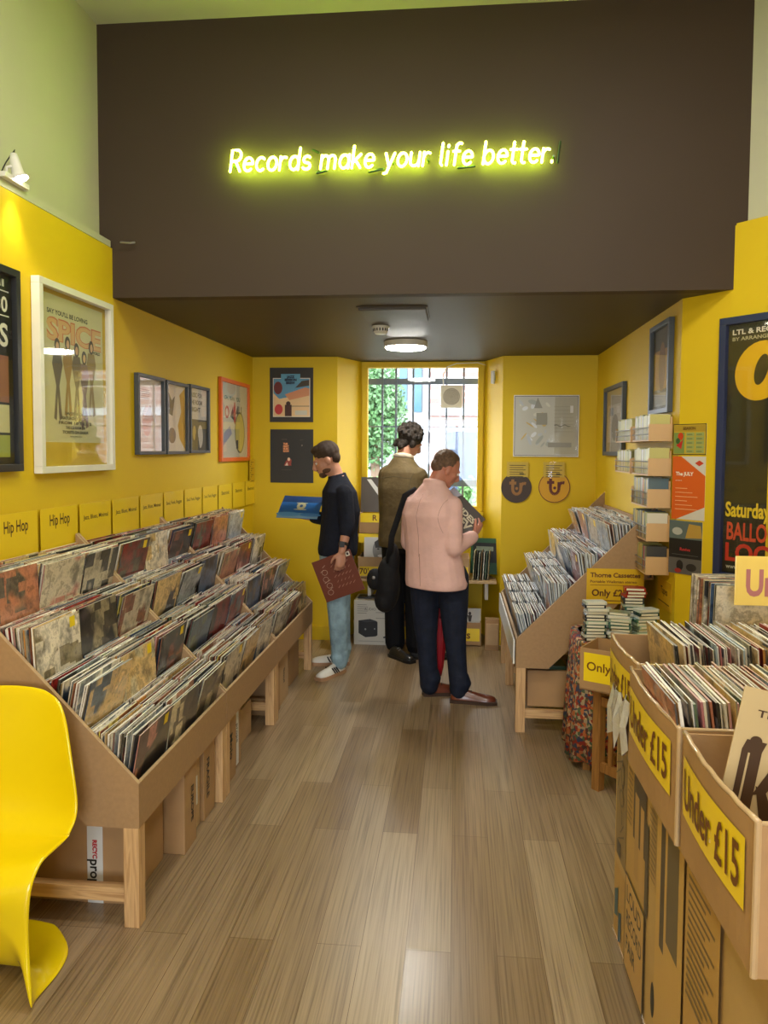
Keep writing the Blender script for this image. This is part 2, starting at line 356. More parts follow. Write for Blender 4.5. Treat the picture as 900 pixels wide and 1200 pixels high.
# unseen shopfront wall behind the camera, window opening sized for the daylight it admits
b = MB(); b.box(-2.4, 3.2, -3.2, -3.05, 0, .38); b.box(-2.4, 3.2, -3.2, -3.05, 2.42, ZH); b.box(-2.4, -.92, -3.2, -3.05, .38, 2.42); b.box(.92, 3.2, -3.2, -3.05, .38, 2.42); struct(b.build('wall_front', WHT))
f = struct(MB().box(-.92, .92, -3.14, -3.1, .38, .44).box(-.92, .92, -3.14, -3.1, 2.36, 2.42).box(-.92, -.86, -3.14, -3.1, .44, 2.36).box(.86, .92, -3.14, -3.1, .44, 2.36).box(-.03, .03, -3.14, -3.1, .44, 2.36).build('window_2', YEL))
MB().box(-.86, .86, -3.125, -3.119, .44, 2.36).build('glass', GLASS, f)
# skirting
b = MB(); b.box(XLB, -1.04, YB-.018, YB, 0, .12); b.prism([(-1.04, YB-.018), (-1.035, YB), (-.875, YW), (-.86, YW-.01)], 0, .12, 'z'); struct(b.build('baseboard_back', YEL))
b = MB(); b.box(.385, XR, YB-.018, YB, 0, .12); struct(b.build('baseboard_right', YEL))
# back window
f = MB(); y0, y1 = YW-.03, YW+.05
for q in ((WX0-.05, WX1+.05, WZ1, WZ1+.05), (WX0-.05, WX1+.05, WZ0-.05, WZ0), (WX0-.05, WX0, WZ0, WZ1), (WX1, WX1+.05, WZ0, WZ1)):
    f.bev(q[0], q[1], y0, y1, q[2], q[3], .006)
wf = struct(f.build('window_1', YEL))
MB().box(WX0, WX1, YW+.012, YW+.018, WZ0, WZ1).build('glass', GLASS, wf)
s = MB().bev(WX0-.06, WX1+.06, YW-.10, YW+.03, WZ0-.075, WZ0-.05, .006).build('window_sill', YEL, wf)

# ------------------------------------------------------------------ outside: grille, street
BARS = M('grey_blue_painted_steel', (.11, .15, .23), .45)
gr = thing('security_grille', 'blue grey steel security grille outside the back window', 'window grille', (-.31, YW+.2, WZ0-.03))
def gbox(n, *q): o = MB().box(q[0]+.31, q[1]+.31, q[2]-(YW+.2), q[3]-(YW+.2), q[4]-(WZ0-.03), q[5]-(WZ0-.03)).build(n, BARS, gr)
yg = YW+.18
for px in (447, 463, 483, 502, 522, 542): x = at(px+1, 500, yg).x; gbox('vertical_bar', x-.009, x+.009, yg-.009, yg+.009, WZ0-.03, WZ1+.03)
for z0, z1 in ((2.29, 2.345), (1.34, 1.40)): gbox('cross_rail', -.9, .28, yg+.01, yg+.025, z0, z1)
z = at(480, 500, yg).z; gbox('cross_bar', -.9, .28, yg+.01, yg+.02, z-.006, z+.006)

struct(MB().box(-30, 30, 7.1, 45, -.35, -.3).build('ground', M('pale_paving', (.22, .22, .20), .8, vscale=2)))
def brickmat(name, c1, c2, mo):
    m, t, b_ = newmat(name); L = t.links.new; tc = nd(t, 'ShaderNodeTexCoord'); sp = nd(t, 'ShaderNodeSeparateXYZ'); cb = nd(t, 'ShaderNodeCombineXYZ')
    L(tc.outputs['Object'], sp.inputs[0]); L(sp.outputs['X'], cb.inputs['X']); L(sp.outputs['Z'], cb.inputs['Y'])
    br = nd(t, 'ShaderNodeTexBrick'); L(cb.outputs[0], br.inputs['Vector']); br.inputs['Scale'].default_value = 1
    br.inputs['Brick Width'].default_value = .45; br.inputs['Row Height'].default_value = .15; br.inputs['Mortar Size'].default_value = .02
    br.inputs['Color1'].default_value = (*c1, 1); br.inputs['Color2'].default_value = (*c2, 1); br.inputs['Mortar'].default_value = (*mo, 1)
    L(br.outputs['Color'], b_.inputs['Base Color']); b_.inputs['Roughness'].default_value = .85; return m
bl = thing('brick_building', 'red brick building with white window surrounds across the street', 'building', (-.6, 17, -.3))
BK = brickmat('red_brick', (.20, .095, .085), (.26, .14, .12), (.34, .30, .28))
MB().box(0, 9, 0, 3, 0, 9).build('wall', BK, bl)
for x in (.35, 1.9, 3.6):
    w = MB().box(x-.12, x+.82, -.06, .02, .3, 2.5).build('window_surround', M('white_stone', (.40, .42, .45), .6), bl)
    MB().box(x, x+.7, -.07, -.05, .4, 2.4).build('pane', M('dark_window_pane', (.03, .045, .08), .15), w)
MB().box(2.75, 3.35, -.08, .02, 0, 2.1).build('door', M('dark_red_door', (.10, .012, .03), .4), bl)
MB().box(0, 9, -.1, .02, 2.75, 2.95).build('stone_band', M('white_stone', (.40, .42, .45), .6), bl)
b2 = thing('white_building', 'pale rendered building with tall blue windows behind the tree', 'building', (-4.2, 20.3, -.3))
MB().box(0, 3.55, 0, 3, 0, 10).build('wall', M('pale_render', (.26, .28, .30), .8), b2)
for x in (2.65, 3.05):
    MB().box(x, x+.2, -.05, .02, 3, 6.6).build('window', M('blue_window_glass', (.03, .11, .17), .2), b2)
def foliage(name, label, cat, c, r, n, mat, trunk=True, leaf=.09, parent_cat=None, seed=1):
    rd = random.Random(seed); t = thing(name, label, cat, (c[0], c[1], -.3)); b = MB()
    for i in range(n):
        d = Vector((rd.gauss(0, 1), rd.gauss(0, 1), rd.gauss(0, 1))).normalized()*rd.uniform(.3, 1)
        p = Vector((d.x*r[0], d.y*r[1], c[2]+.3+d.z*r[2])); u = Vector((rd.gauss(0, 1), rd.gauss(0, 1), rd.gauss(0, 1))).normalized(); w = u.orthogonal().normalized()*leaf; u = u*leaf*1.6
        b.add([p-u, p+w, p+u, p-w], [(0, 1, 2, 3)])
    b.build('foliage', mat, t)
    if trunk: MB().tube([(0, 0, 0), (.05, 0, c[2]*.6), (0, .05, c[2])], [.14, .1, .05]).build('trunk', M('bark', (.12, .08, .05), .9), t)
    return t
LEAF = M('green_leaves', (.045, .13, .02), .6, var=.4, vscale=3); LEAF2 = M('blue_green_leaves', (.05, .125, .04), .6, var=.4, vscale=3)
foliage('street_tree', 'leafy green street tree seen through left side of the window', 'tree', (-1.50, 13.5, 2.35), (.62, .6, 1.05), 5200, LEAF2, leaf=.034, seed=3)
foliage('hedge', 'low green hedge beyond the grille at left', 'hedge', (-1.15, 11.3, .85), (.8, .4, .42), 2600, LEAF, leaf=.03, seed=4)
foliage('garden_bush', 'small bright green bush outside the right side of the window', 'bush', (.25, 11.5, .8), (.35, .4, .5), 1500, LEAF, leaf=.028, seed=5)
rl = thing('street_railing', 'pale metal railing standing outside beyond the window', 'railing', (-1.6, 10.3, -.3))
for i in range(26): MB().tube([(i*.11, 0, 0), (i*.11, 0, 1.05)], .012, 6).build('baluster', METW, rl)
MB().box(-.1, 2.95, -.02, .02, 1.05, 1.1).build('top_rail', METW, rl)

hk = MB(); hk.tube([(-1.77, 3.86, 2.76), (-1.72, 3.86, 2.755), (-1.70, 3.87, 2.76)], .006, 8, round_=True); tag(hk.build('wall_hook', METG), 'small grey metal hook at the left corner below the bulkhead', 'hook')
# ------------------------------------------------------------------ ceiling fittings
def lampdisc(c, r, h, name, label, strength, col=(1, .97, .88)):
    t = thing(name, label, 'ceiling light', c)
    MB().tube([(0, 0, 0), (0, 0, -h*.75)], [r, r], 40).build('body', METW, t)
    MB().tube([(0, 0, -h*.7), (0, 0, -h*.92), (0, 0, -h)], [r*.93, r*.9, r*.6], 40).build('diffuser', M('lit_diffuser_'+name, (.9, .9, .85), .4, emit=col, estr=strength), t)
    return t
lampdisc((-.385, 5.62, ZL), .16, .055, 'ceiling_light', 'round white flush ceiling light glowing on the brown ceiling', 90)
for i, p in enumerate(ADDED_LAMPS):
    t = thing('added_panel_light', 'square panel light added out of view on the high ceiling as fill', 'ceiling light', (p[0], p[1], ZH), group='added panel lights of the high ceiling')
    MB().bev(-.32, .32, -.32, .32, -.05, 0, .005).build('frame', METW, t)
    area('added_panel_source', (p[0], p[1], ZH-.06), (0, 0, 0), .55, .55, LAMP_W, (1, .95, .85)).parent = None  # fill light of the added panel
h = thing('ceiling_hatch', 'flat brown rectangular hatch panel on the low ceiling', 'hatch', (-.37, 4.42, ZL))
MB().bev(-.19, .19, -.19, .19, -.02, 0, .006).build('panel', M('hatch_paint', (.05, .037, .02), .5), h)
MB().box(-.2, .2, -.2, .2, -.006, 0).build('rim', BRNC, h)
d = thing('smoke_detector', 'small white ribbed smoke detector between hatch and round light', 'smoke detector', (-.50, 4.90, ZL))
MB().tube([(0, 0, 0), (0, 0, -.012)], [.056, .056], 28).build('base', METW, d)
MB().tube([(0, 0, -.012), (0, 0, -.035), (0, 0, -.05)], [.05, .047, .036], 28).build('housing', METW, d)
b = MB()
for k in range(16):
    a = k*math.pi/8; b.box(.0455, .0495, -.004, .004, -.034, -.016, M_=Matrix.Rotation(a, 4, 'Z'))
b.build('vent_slots', BLKP, d)
a_ = thing('alarm_sensor', 'small white alarm sensor box high beside the window', 'sensor', (.30, 6.66, 2.26), R(67))
MB().bev(-.03, .03, -.03, .0, 0, .11, .006).build('case', METW, a_); MB().bev(-.02, .02, -.034, -.03, .03, .09, .001).build('lens', M('sensor_lens', (.5, .55, .5), .2), a_)

# extractor fan on the glass with its cable
fn = thing('extractor_fan', 'square cream extractor fan mounted on the window glass', 'extractor fan', tuple(at(529, 478, YW-.02)))
fm = M('cream_plastic', (.72, .68, .52), .45)
MB().bev(-.098, .098, -.03, .03, 0, .2, .008).build('housing', fm, fn)
b = MB()
for r_ in (.022, .036, .05, .064): b.tube([(r_*math.cos(t*math.pi/16), -.034, .1+r_*math.sin(t*math.pi/16)) for t in range(33)], .0028, 6)
for k in range(8): a = k*math.pi/4; b.tube([(.01*math.cos(a), -.034, .1+.01*math.sin(a)), (.068*math.cos(a), -.034, .1+.068*math.sin(a))], .002, 6)
b.build('grille', M('mid_cream_plastic', (.62, .58, .45), .5), fn)
MB().tube([(.0, -.032, .1), (.0, -.031, .1)], [.075, .075], 32).build('fan_opening', M('fan_shadow_grey', (.34, .31, .24), .6), fn)
b = MB(); pts = [at(520, 455, YW-.03), at(519, 440, YW-.03), at(524, 430, YW-.04), at(535, 426, YW-.05), at(560, 425, YW-.05), Vector((.26, YW-.02, 2.44)), Vector((.27, YW-.05, 1.7)), Vector((.27, YW-.05, 1.2))]
b.tube(pts, .0045, 8); tag(b.build('fan_cable', METW), 'thin white cable looping from the extractor fan to the niche corner', 'cable')

# ------------------------------------------------------------------ neon sign
NEON = M('lit_neon_tube', (.9, 1, .4), .3, emit=(.62, 1.0, .055), estr=44)
def arc(cx, cy, rx, ry, a0, a1, n=10): return [(cx+rx*math.cos(R(a0+(a1-a0)*i/n)), cy+ry*math.sin(R(a0+(a1-a0)*i/n))) for i in range(n+1)]
xh = .62
def bowl(cx=.27): return arc(cx, xh/2, .25, xh/2, 0, 360, 16)
GL = {
 'R': (.60, [[(0, 0), (0, 1), (.28, 1)]+arc(.28, .74, .25, .26, 90, -90)+[(.0, .48)], [(.25, .48), (.55, 0)]]),
 'e': (.58, [[(.05, .33), (.5, .33)]+arc(.27, xh/2, .25, xh/2, 5, 315, 14)]),
 'c': (.52, [arc(.27, xh/2, .25, xh/2, 50, 310, 12)]),
 'o': (.58, [bowl()]),
 'r': (.40, [[(0, 0), (0, xh)], [(0, .38)]+arc(.22, .40, .2, .2, 150, 60, 5)]),
 'd': (.60, [bowl(), [(.52, 1), (.52, 0)]]),
 's': (.50, [arc(.24, .46, .19, .155, 40, 250, 8)+arc(.24, .155, .21, .155, 70, -150, 9)]),
 'm': (.88, [[(0, 0), (0, xh)], [(0, .36)]+arc(.2, .42, .19, .19, 170, 0, 8)+[(.39, 0)], [(.39, .36)]+arc(.58, .42, .19, .19, 170, 0, 8)+[(.77, 0)]]),
 'a': (.60, [bowl(), [(.52, xh), (.52, 0)]]),
 'k': (.54, [[(0, 1), (0, 0)], [(.42, xh), (.02, .26)], [(.16, .36), (.46, 0)]]),
 'y': (.54, [[(0, xh), (.24, .02)], [(.48, xh), (.14, -.28), (.0, -.30)]]),
 'u': (.58, [[(0, xh), (0, .22)]+arc(.23, .22, .23, .21, 180, 350, 8)+[(.47, .2)], [(.48, xh), (.48, 0)]]),
 'l': (.20, [[(0, 1), (0, .08), (.08, 0)]]),
 'i': (.20, [[(0, xh), (0, 0)], [(0, .84), (0, .9)]]),
 'f': (.38, [[(.1, 0), (.1, .8)]+arc(.27, .8, .17, .19, 180, 60, 6), [(-.04, xh), (.3, xh)]]),
 'b': (.60, [[(0, 1), (0, 0)], bowl(.26)]),
 't': (.36, [[(.1, .95), (.1, .14)]+arc(.23, .14, .13, .14, 180, 290, 5), [(-.05, xh), (.3, xh)]]),
 '.': (.14, [[(0, 0), (0, .05)]]),
 ' ': (.30, [])}
SIGN = 'Records make your life better.'
sg = thing('neon_sign', 'yellow green neon sign reading Records make your life better', 'neon sign', (-1.178, YBH, 3.108))
cap = .107; total = sum(GL[c][0]+.13 for c in SIGN); kx = 1.655/total
word = MB(); cxp = 0; words = []; wsx = 0
for ch in SIGN+' ':
    if ch == ' ':
        if word.v: word.build('neon_lettering', NEON, sg, smooth=True)
        words.append((wsx, cxp)); word = MB(); cxp += (GL[' '][0]+.13)*kx; wsx = cxp; continue
    w, st = GL[ch]
    for s_ in st:
        pts = [(cxp+(p[0])*kx+p[1]*cap*.13, -.045, p[1]*cap-.002) for p in s_]
        word.tube(pts, .0062, 8, round_=True)
    cxp += (w+.13)*kx
CLP = M('clear_green_plastic', (.06, .10, .01), .3); RUB = M('dark_green_rubber', (.015, .035, .005), .4)
for x in (.02, .30, .47, .62, .84, 1.02, 1.22, 1.38, 1.52, 1.64): MB().tube([(x, 0, .03), (x, -.04, .03)], .006, 8).build('standoff', CLP, sg)
for x, l in ((.45, .05), (.72, .07), (1.17, .08)): MB().tube([(x, -.025, -.012+random.uniform(-.006, .006)), (x+l, -.025, -.004)], .007, 8, round_=True).build('electrode_cap', RUB, sg)
MB().tube([(.43, -.03, .10), (.46, -.03, .085)], .006, 8, round_=True).build('electrode_cap', RUB, sg); MB().tube([(1.66, -.03, -.0), (1.672, -.03, .10)], .006, 8, round_=True).build('electrode_cap', RUB, sg)

# ------------------------------------------------------------------ spotlights on the left ledge
def spot(loc, label):
    t = thing('spotlight', label, 'spotlight', loc)
    MB().bev(-.03, .03, -.12, .12, 0, .03, .004).build('base_plate', METW, t)
    MB().tube([(0, -.06, .03), (0, -.06, .07), (.03, -.03, .09)], .008, 8).build('arm', METW, t)
    MB().tube([(.02, -.02, .16), (.025, -.02, .12), (.04, -.015, .05), (.05, -.01, .025)], [.018, .028, .034, .05], 24).build('housing', METW, t, smooth=True)
    MB().tube([(.0505, -.0098, .0245), (.052, -.0095, .0205)], [.044, .044], 24).build('lamp_face', M('lit_spot_face', (1, 1, .95), .3, emit=(1, .95, .8), estr=25), t)
    MB().tube([(.02, -.02, .15), (.015, -.0, .19), (.0, -.02, .15), (-.01, -.05, .10), (-.01, -.09, .04)], .0035, 8).build('cable', BLKP, t)
    for ch_ in t.children: ch_.scale = (.72,)*3
    l = bpy.data.lights.new('spot_beam', 'SPOT'); l.energy = 16; l.color = (1, .9, .6); l.spot_size = R(75); l.spot_blend = .8; l.shadow_soft_size = .03
    o = bpy.data.objects.new('spot_beam', l); COL.objects.link(o); o.parent = t; o.location = (.040, -.007, .008); o.rotation_euler = (R(0), R(-6), 0)
spot((lx(3.0)+.005, 3.02, 2.775), 'small white spotlight lit on the ledge above the white framed poster')
tk = MB(); tk.box(lx(2.5)-.06, lx(2.5)+.0, 1.6, 2.87, 2.776, 2.80); tk.tube([(lx(2.7)-.02, 2.86, 2.80), (lx(2.7)-.02, 2.86, 2.86)], .012, 10); tk.tube([(lx(2.7)-.02, 2.8, 2.80), (lx(2.7)-.02, 2.8, 2.87)], .012, 10)
tag(tk.build('lighting_track', METW), 'white lighting track on the left ledge at the photo edge', 'lighting track')

# ------------------------------------------------------------------ record bins
SLEEVES = []
WARM = [(240, 236, 226)]*9+[(216, 206, 184)]*5+[(160, 150, 130)]*2+[(40, 38, 36)]*4+[(90, 84, 78)]*2+[(150, 40, 34)]*2+[(60, 80, 110), (190, 130, 60), (200, 150, 150), (120, 60, 40), (210, 190, 90), (90, 110, 80), (175, 110, 85)]
COOL = [(228, 238, 246)]*12+[(196, 212, 226)]*6+[(150, 165, 175)]*2+[(60, 62, 66)]*2+[(120, 130, 150), (200, 190, 170), (190, 150, 150)]  # blue-white tones: window glare on the right bin put into the colour
COVERS = [((90, 82, 70), 'brown-grey'), ((60, 58, 56), 'charcoal'), ((130, 120, 96), 'khaki'), ((175, 120, 110), 'dusty pink'), ((70, 85, 105), 'slate blue'), ((150, 140, 120), 'stone'), ((185, 160, 110), 'tan'), ((45, 42, 40), 'near-black'), ((190, 180, 150), 'cream'), ((120, 70, 50), 'rust brown'), ((90, 100, 85), 'dull green')]
COVERS_GLARE = [((170, 184, 200), 'pale blue'), ((206, 210, 214), 'whitish'), ((150, 156, 164), 'silver grey'), ((196, 186, 200), 'pale lilac'), ((120, 140, 170), 'soft blue'), ((190, 180, 160), 'cream')]  # right-bin covers lightened: bluish glare painted into their colours
ORD = ['nearest', 'second', 'third', 'farthest']
ROWN = ['bottom', 'second', 'third', 'top']
def stack(x0, dx, n, yc, z, tilt0, tilt1, pal, where, grp, sgn, cover=None, rd=random, jy=.006):
    """sleeves standing one behind another; the first one shows its cover to the aisle. sgn=+1: aisle is +x"""
    for i in range(n):
        t = tilt0+(tilt1-tilt0)*i/max(1, n-1)+rd.uniform(-1, 1)
        th = rd.choice((.003, .004, .005, .006)); c = s2l(*rd.choice(pal)); k = rd.uniform(.9, 1.15); c = tuple(min(1, v*k) for v in c)
        lab = 'thin record sleeve packed in ' + where; g = 'sleeves packed in ' + where; st = False
        if i == 0:
            cc, cn = cover or rd.choice(COVERS_GLARE if pal is COOL else COVERS); c = s2l(*cc); lab = cn+' record sleeve fronting '+where; g = None; st = rd.random() < .45; th = .004
        SLEEVES.append(dict(loc=Vector((x0-sgn*dx*i, yc+rd.uniform(-jy, jy), z+rd.uniform(-.007, .007))), rot=Matrix.Rotation(R(rd.uniform(-1.3, 1.3)), 4, 'Z') @ Matrix.Rotation(R(t)*sgn, 4, 'Y'), col=c, th=th, lab=lab, grp=g, front=(i == 0), st=st, sgn=sgn))

def record_bin(label, sgn, xf, D, y0, y1, zb, zt, cols, pal, nm, legs=(0, 1), n=19, bd=MDF, seed=0):
    rd = random.Random(seed)
    X = lambda d: xf-sgn*d
    t = thing('record_bin', label, 'record bin', (xf, y0, 0))
    def sub(b, name, mat): o = b.build(name, mat, t, fix=True); o.data.transform(Matrix.Translation((-xf, -y0, 0))); return o
    prof = [(0, zb), (0, zt), (D, zt+D*1.02), (D, zb+(D-.19)), (.19, zb)]
    for ya in (y0, y1-.016):
        sub(MB().prism([(X(d), z) for d, z in prof], ya, ya+.016, 'y'), 'side_panel', bd)
        sub(MB().prism([(X(.001), zt+.0005), (X(D), zt+D*1.02+.0005), (X(D), zt+D*1.02+.003), (X(.001), zt+.003)], ya, ya+.016, 'y'), 'cut_edge', MDFE)
    sub(MB().box(*sorted((X(0.0), X(.014))), y0+.016, y1-.016, zb, zt), 'front_board', bd)
    sub(MB().box(*sorted((X(0.0), X(.014))), y0+.016, y1-.016, zt, zt+.003), 'front_edge', MDFE)
    st = .18
    for k in range(4):
        d0, d1 = .014+.17*k, .014+.17*(k+1) if k < 3 else D; zf = zb+.012+st*k
        sub(MB().box(*sorted((X(d0), X(d1))), y0+.016, y1-.016, zf-.01, zf), 'shelf_step', bd)
        if k < 3: sub(MB().box(*sorted((X(d1), X(d1+.01))), y0+.016, y1-.016, zf, zf+st+.09), 'riser', bd)
        elif D > .74: sub(MB().box(*sorted((X(D-.01), X(D))), y0+.016, y1-.016, zf, zt+D*.9), 'back_board', bd)
    w = (y1-y0-.04)/cols
    for ya in legs:
        yl = y0+ya*(y1-y0-.055)
        for d in (.003, .6):
            top = zb if d < .1 else zb+d-.19
            sub(MB().bev(*sorted((X(d), X(d+.055))), yl, yl+.055, 0, top+(.0 if d < .1 else .05), .003), 'leg', PINE)
        sub(MB().bev(*sorted((X(.058), X(.6))), yl+.01, yl+.045, .085, .135, .003), 'rail', PINEY)
    for k in range(4):
        for c in range(cols):
            zf = zb+.012+st*k; f0 = rd.choice((19, 15, 13, 10, 7, 12)); f1 = f0-rd.uniform(5, 13)
            if rd.random() < .15: f0, f1 = -3, -9
            dd = .15 if k < 3 else min(.2, D-.55)
            nn = n if k < 3 else int(n*1.2)
            x0 = X(.03+.17*k+.312*max(0, math.sin(R(f0)))*.62)
            cw = ORD[c] if c < cols-1 else 'farthest'
            stack(x0, dd/nn, nn, y0+.02+w*(c+.5), zf, f0, f1, pal, '%s stack, %s row, %s' % (cw, ROWN[k], nm), None, sgn, rd=rd)
    return t
UY = [2.452, 3.456, 4.462, 5.62]
names = ['nearest left bin', 'middle left bin', 'far left bin']
for i in range(3):
    record_bin(['MDF stepped record bin nearest the yellow chair, full of sleeves', 'middle MDF stepped record bin along the left wall', 'far MDF stepped record bin along the left wall beside the man in navy'][i],
               1, -1.084, .735, UY[i], UY[i+1]-.006, .358, .515, 3, WARM, names[i], seed=11+i)
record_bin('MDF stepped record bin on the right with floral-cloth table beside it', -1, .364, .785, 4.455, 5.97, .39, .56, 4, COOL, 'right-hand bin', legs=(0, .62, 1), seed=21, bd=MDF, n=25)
o = MB().box(.348, .358, 4.47, 5.96, .41, .552).build('lining_strip', WWHT)
tag(o, 'long white painted strip facing the front board of the right bin', 'strip')

# ------------------------------------------------------------------ cartons below the bins
def carton(x0, x1, y0, y1, z0, z1, label, marks=(), mat=CARD, open_=False, rz=0, group=None, name='cardboard_box'):
    t = thing(name, label, 'box', ((x0+x1)/2, (y0+y1)/2, z0), rz, group)
    w, d, h = (x1-x0)/2, (y1-y0)/2, z1-z0; tk = .006
    if open_:
        b = MB(); b.box(-w, w, -d, d, 0, tk)
        b.box(-w, -w+tk, -d, d, 0, h).box(w-tk, w, -d, d, 0, h).box(-w+tk, w-tk, -d, -d+tk, 0, h).box(-w+tk, w-tk, d-tk, d, 0, h); b.build('body', mat, t)
    else:
        MB().bev(-w, w, -d, d, 0, h, .004).build('body', mat, t)
        MB().box(-w*.98, w*.98, -.025, .025, h, h+.0008).build('packing_tape', TAPE, t)
    for k, mk in enumerate(marks): mk(t, w, d, h)
    return t
def side_text(txt, mat, h_, side='x+', along=0, z=.5, vertical=True, width=None, strip=None, bold=.03, pw=.05):
    """printed lettering on one face of a carton (x+ faces the aisle, y- faces the viewer)"""
    def f(t, w, d, h):
        b = MB(); 
        if strip: b.rect(-strip[0]/2, -strip[1]/2, strip[0]/2, strip[1]/2, strip[2])
        b.text(txt, 0, -h_/2, h_, mat, 'c', bold*h_, 0, width)
        o = b.build('printed_mark', None, t)
        q = Matrix.Rotation(R(90 if vertical == True else -90), 4, 'Y') if vertical else Matrix.Identity(4)
        if side == 'x+': base = Matrix.Translation((w+.001, along, z*h)) @ Matrix.Rotation(R(90), 4, 'Z')
        elif side == 'x-': base = Matrix.Translation((-w-.001, along, z*h)) @ Matrix.Rotation(R(-90), 4, 'Z')
        else: base = Matrix.Translation((along, -d-.001, z*h))
        o.matrix_local = base @ q
    return f
INK = ink(30, 26, 22); WTAPE = ink(215, 215, 212); REDI = ink(190, 40, 50)
def two_tone(t, w, d, h):
    b = MB(); b.rect(-.03, -.005, .03, h, WTAPE); b.add([], [])
    o = b.build('printed_tape', None, t); o.location = (.17, -d-.0006, 0)
    for txt, zz, mt, hh in (('prope', h*.28, INK, .036), ('RECYC', h*.55, REDI, .016), ('pro', h*.92, INK, .036)):
        b = MB(); b.text(txt, 0, -hh/2, hh, mt, 'c', .0012); q = b.build('tape_lettering', None, t); q.matrix_local = Matrix.Translation((.17, -d-.002, zz)) @ Matrix.Rotation(R(90), 4, 'Y')
carton(-1.78, -1.18, 2.58, 2.90, 0, .37, 'cardboard box with printed white tape under the nearest left bin', [two_tone])
carton(-1.62, -1.10, 2.93, 3.07, 0, .36, 'slim cardboard box with black print standing second under nearest left bin', [side_text('EUROPE', INK, .03, along=.02)])
carton(-1.60, -1.13, 3.085, 3.20, 0, .34, 'slim cardboard box with a white delivery label under nearest left bin', [side_text('', INK, .03, strip=(.13, .05, WTAPE))], CARDL)
carton(-1.66, -1.115, 3.215, 3.36, 0, .36, 'slim cardboard box with tall black lettering beside the joint legs', [side_text('FRAGILE', INK, .035, along=-.02), ])
carton(-1.66, -1.12, 3.56, 3.72, 0, .35, 'cardboard box with black handwriting first under the middle bin', [side_text('Mojo', INK, .045)])
carton(-1.60, -1.14, 3.74, 3.88, 0, .36, 'cardboard box with printed tape second under the middle bin', [side_text('prope', INK, .03, strip=(.34, .045, WTAPE), vertical=True)])
carton(-1.62, -1.2, 4.02, 4.30, 0, .20, 'low cardboard box set back under the middle bin', [], CARDL)
carton(-1.6, -1.12, 4.56, 4.70, 0, .35, 'cardboard box with black handwriting under the far bin', [side_text('Jazz', INK, .04)])
carton(-1.6, -1.13, 4.73, 4.98, 0, .35, 'plain cardboard box in the middle under the far bin', [side_text('Soul', INK, .04)], CARDL)
carton(-1.6, -1.16, 5.16, 5.46, 0, .3, 'plain cardboard box at the far end under the far bin', [])
carton(.44, .98, 4.52, 4.9, .14, .36, 'wide cardboard box on the rail under the right bin', [side_text('WM', INK, .02, 'y-', .2, .2, False)], CARD)
for k, (x, c) in enumerate(((.50, (16, 16, 18)), (.62, (30, 60, 40)), (.74, (20, 20, 24)))):
    o = MB().bev(-.05, .05, -.08, .08, 0, .022, .003).build('cassette_case', ink(*c, .3)); place(o, (x, 4.62, .362))
    tag(o, ['black', 'dark green', 'blackish blue'][k]+' case lying on the box under the right bin', 'case')

# ------------------------------------------------------------------ genre cards along the left wall
GT = ['Hip Hop', 'Hip Hop', 'Jazz, Blues, Minimal', 'Jazz, Blues, Minimal', 'Jazz, Blues, Minimal', 'Soul, Funk, Reggae', 'Soul, Funk, Reggae', 'Soul, Funk, Reggae', 'Electronic', 'Electronic', 'Electronic']
BRI = ink(70, 45, 20); YC = M('genre_card_yellow', (.80, .56, .012), .35, var=.02, coat=.3)
BINN = ['nearest the viewer', 'second from the viewer', 'third from the viewer', 'fourth from the viewer', 'fifth from the viewer', 'sixth from the viewer', 'seventh from the viewer', 'eighth from the viewer', 'third from the back corner', 'second from the back corner', 'closest to the back corner']
for k, g in enumerate(GT):
    ya = 2.82+.338*k; t = thing('genre_card', 'yellow %s card on the left wall, %s' % (g, BINN[k]), 'sign', (lx(ya)+.012, ya, 1.20), R(90))
    t.rotation_euler = (R(0), 0, R(90-1.1))
    MB().bev(.004, .318, -.003, 0, 0, .205, .001).build('card', YC, t)
    b = MB(); b.y0 = -.0032; hh = .05 if k < 2 else .021 if k < 8 else .028
    b.text(g, .16, .125, hh, BRI, 'c', hh*.02, 0, .17 if k < 2 else .25 if k < 8 else .18); b.build('lettering', None, t)

# ------------------------------------------------------------------ posters and frames
def poster(label, loc, rz, w, h, art, frame=None, fw=.02, depth=.022, glass=True, name='framed_poster', cat='poster', paper=(225, 222, 210), mount=None, group=None):
    t = thing(name, label, cat, loc, rz, group); MX = Matrix.Identity(4)
    if frame:
        MB().box(.004, w-.004, -.006, 0, .004, h-.004).build('backing', mount or ink(30, 30, 30), t)
        b = MB()
        for q in ((0, w, 0, fw), (0, w, h-fw, h), (0, fw, fw, h-fw), (w-fw, w, fw, h-fw)): b.bev(q[0], q[1], -depth, 0, q[2], q[3], .0025)
        b.build('frame', frame, t)
        if glass: MB().box(fw-.002, w-fw+.002, -depth*.62, -depth*.62+.0015, fw-.002, h-fw+.002).build('glass', GLASS, t)
        a = MB(); a.y0 = -.0065
    else:
        MB().box(0, w, -.003, 0, 0, h).build('sheet', ink(*paper), t); a = MB(); a.y0 = -.0032
    art(a, w, h); a.build('print', None, t)
    return t
LW = lambda y: (lx(y)+.002, y)
LROT = R(90-1.12)
def lposter(label, y0_, y1_, z0, z1, art, **k):
    x, y = LW(y0_); return poster(label, (x, y, z0), LROT, y1_-y0_, z1-z0, art, **k)

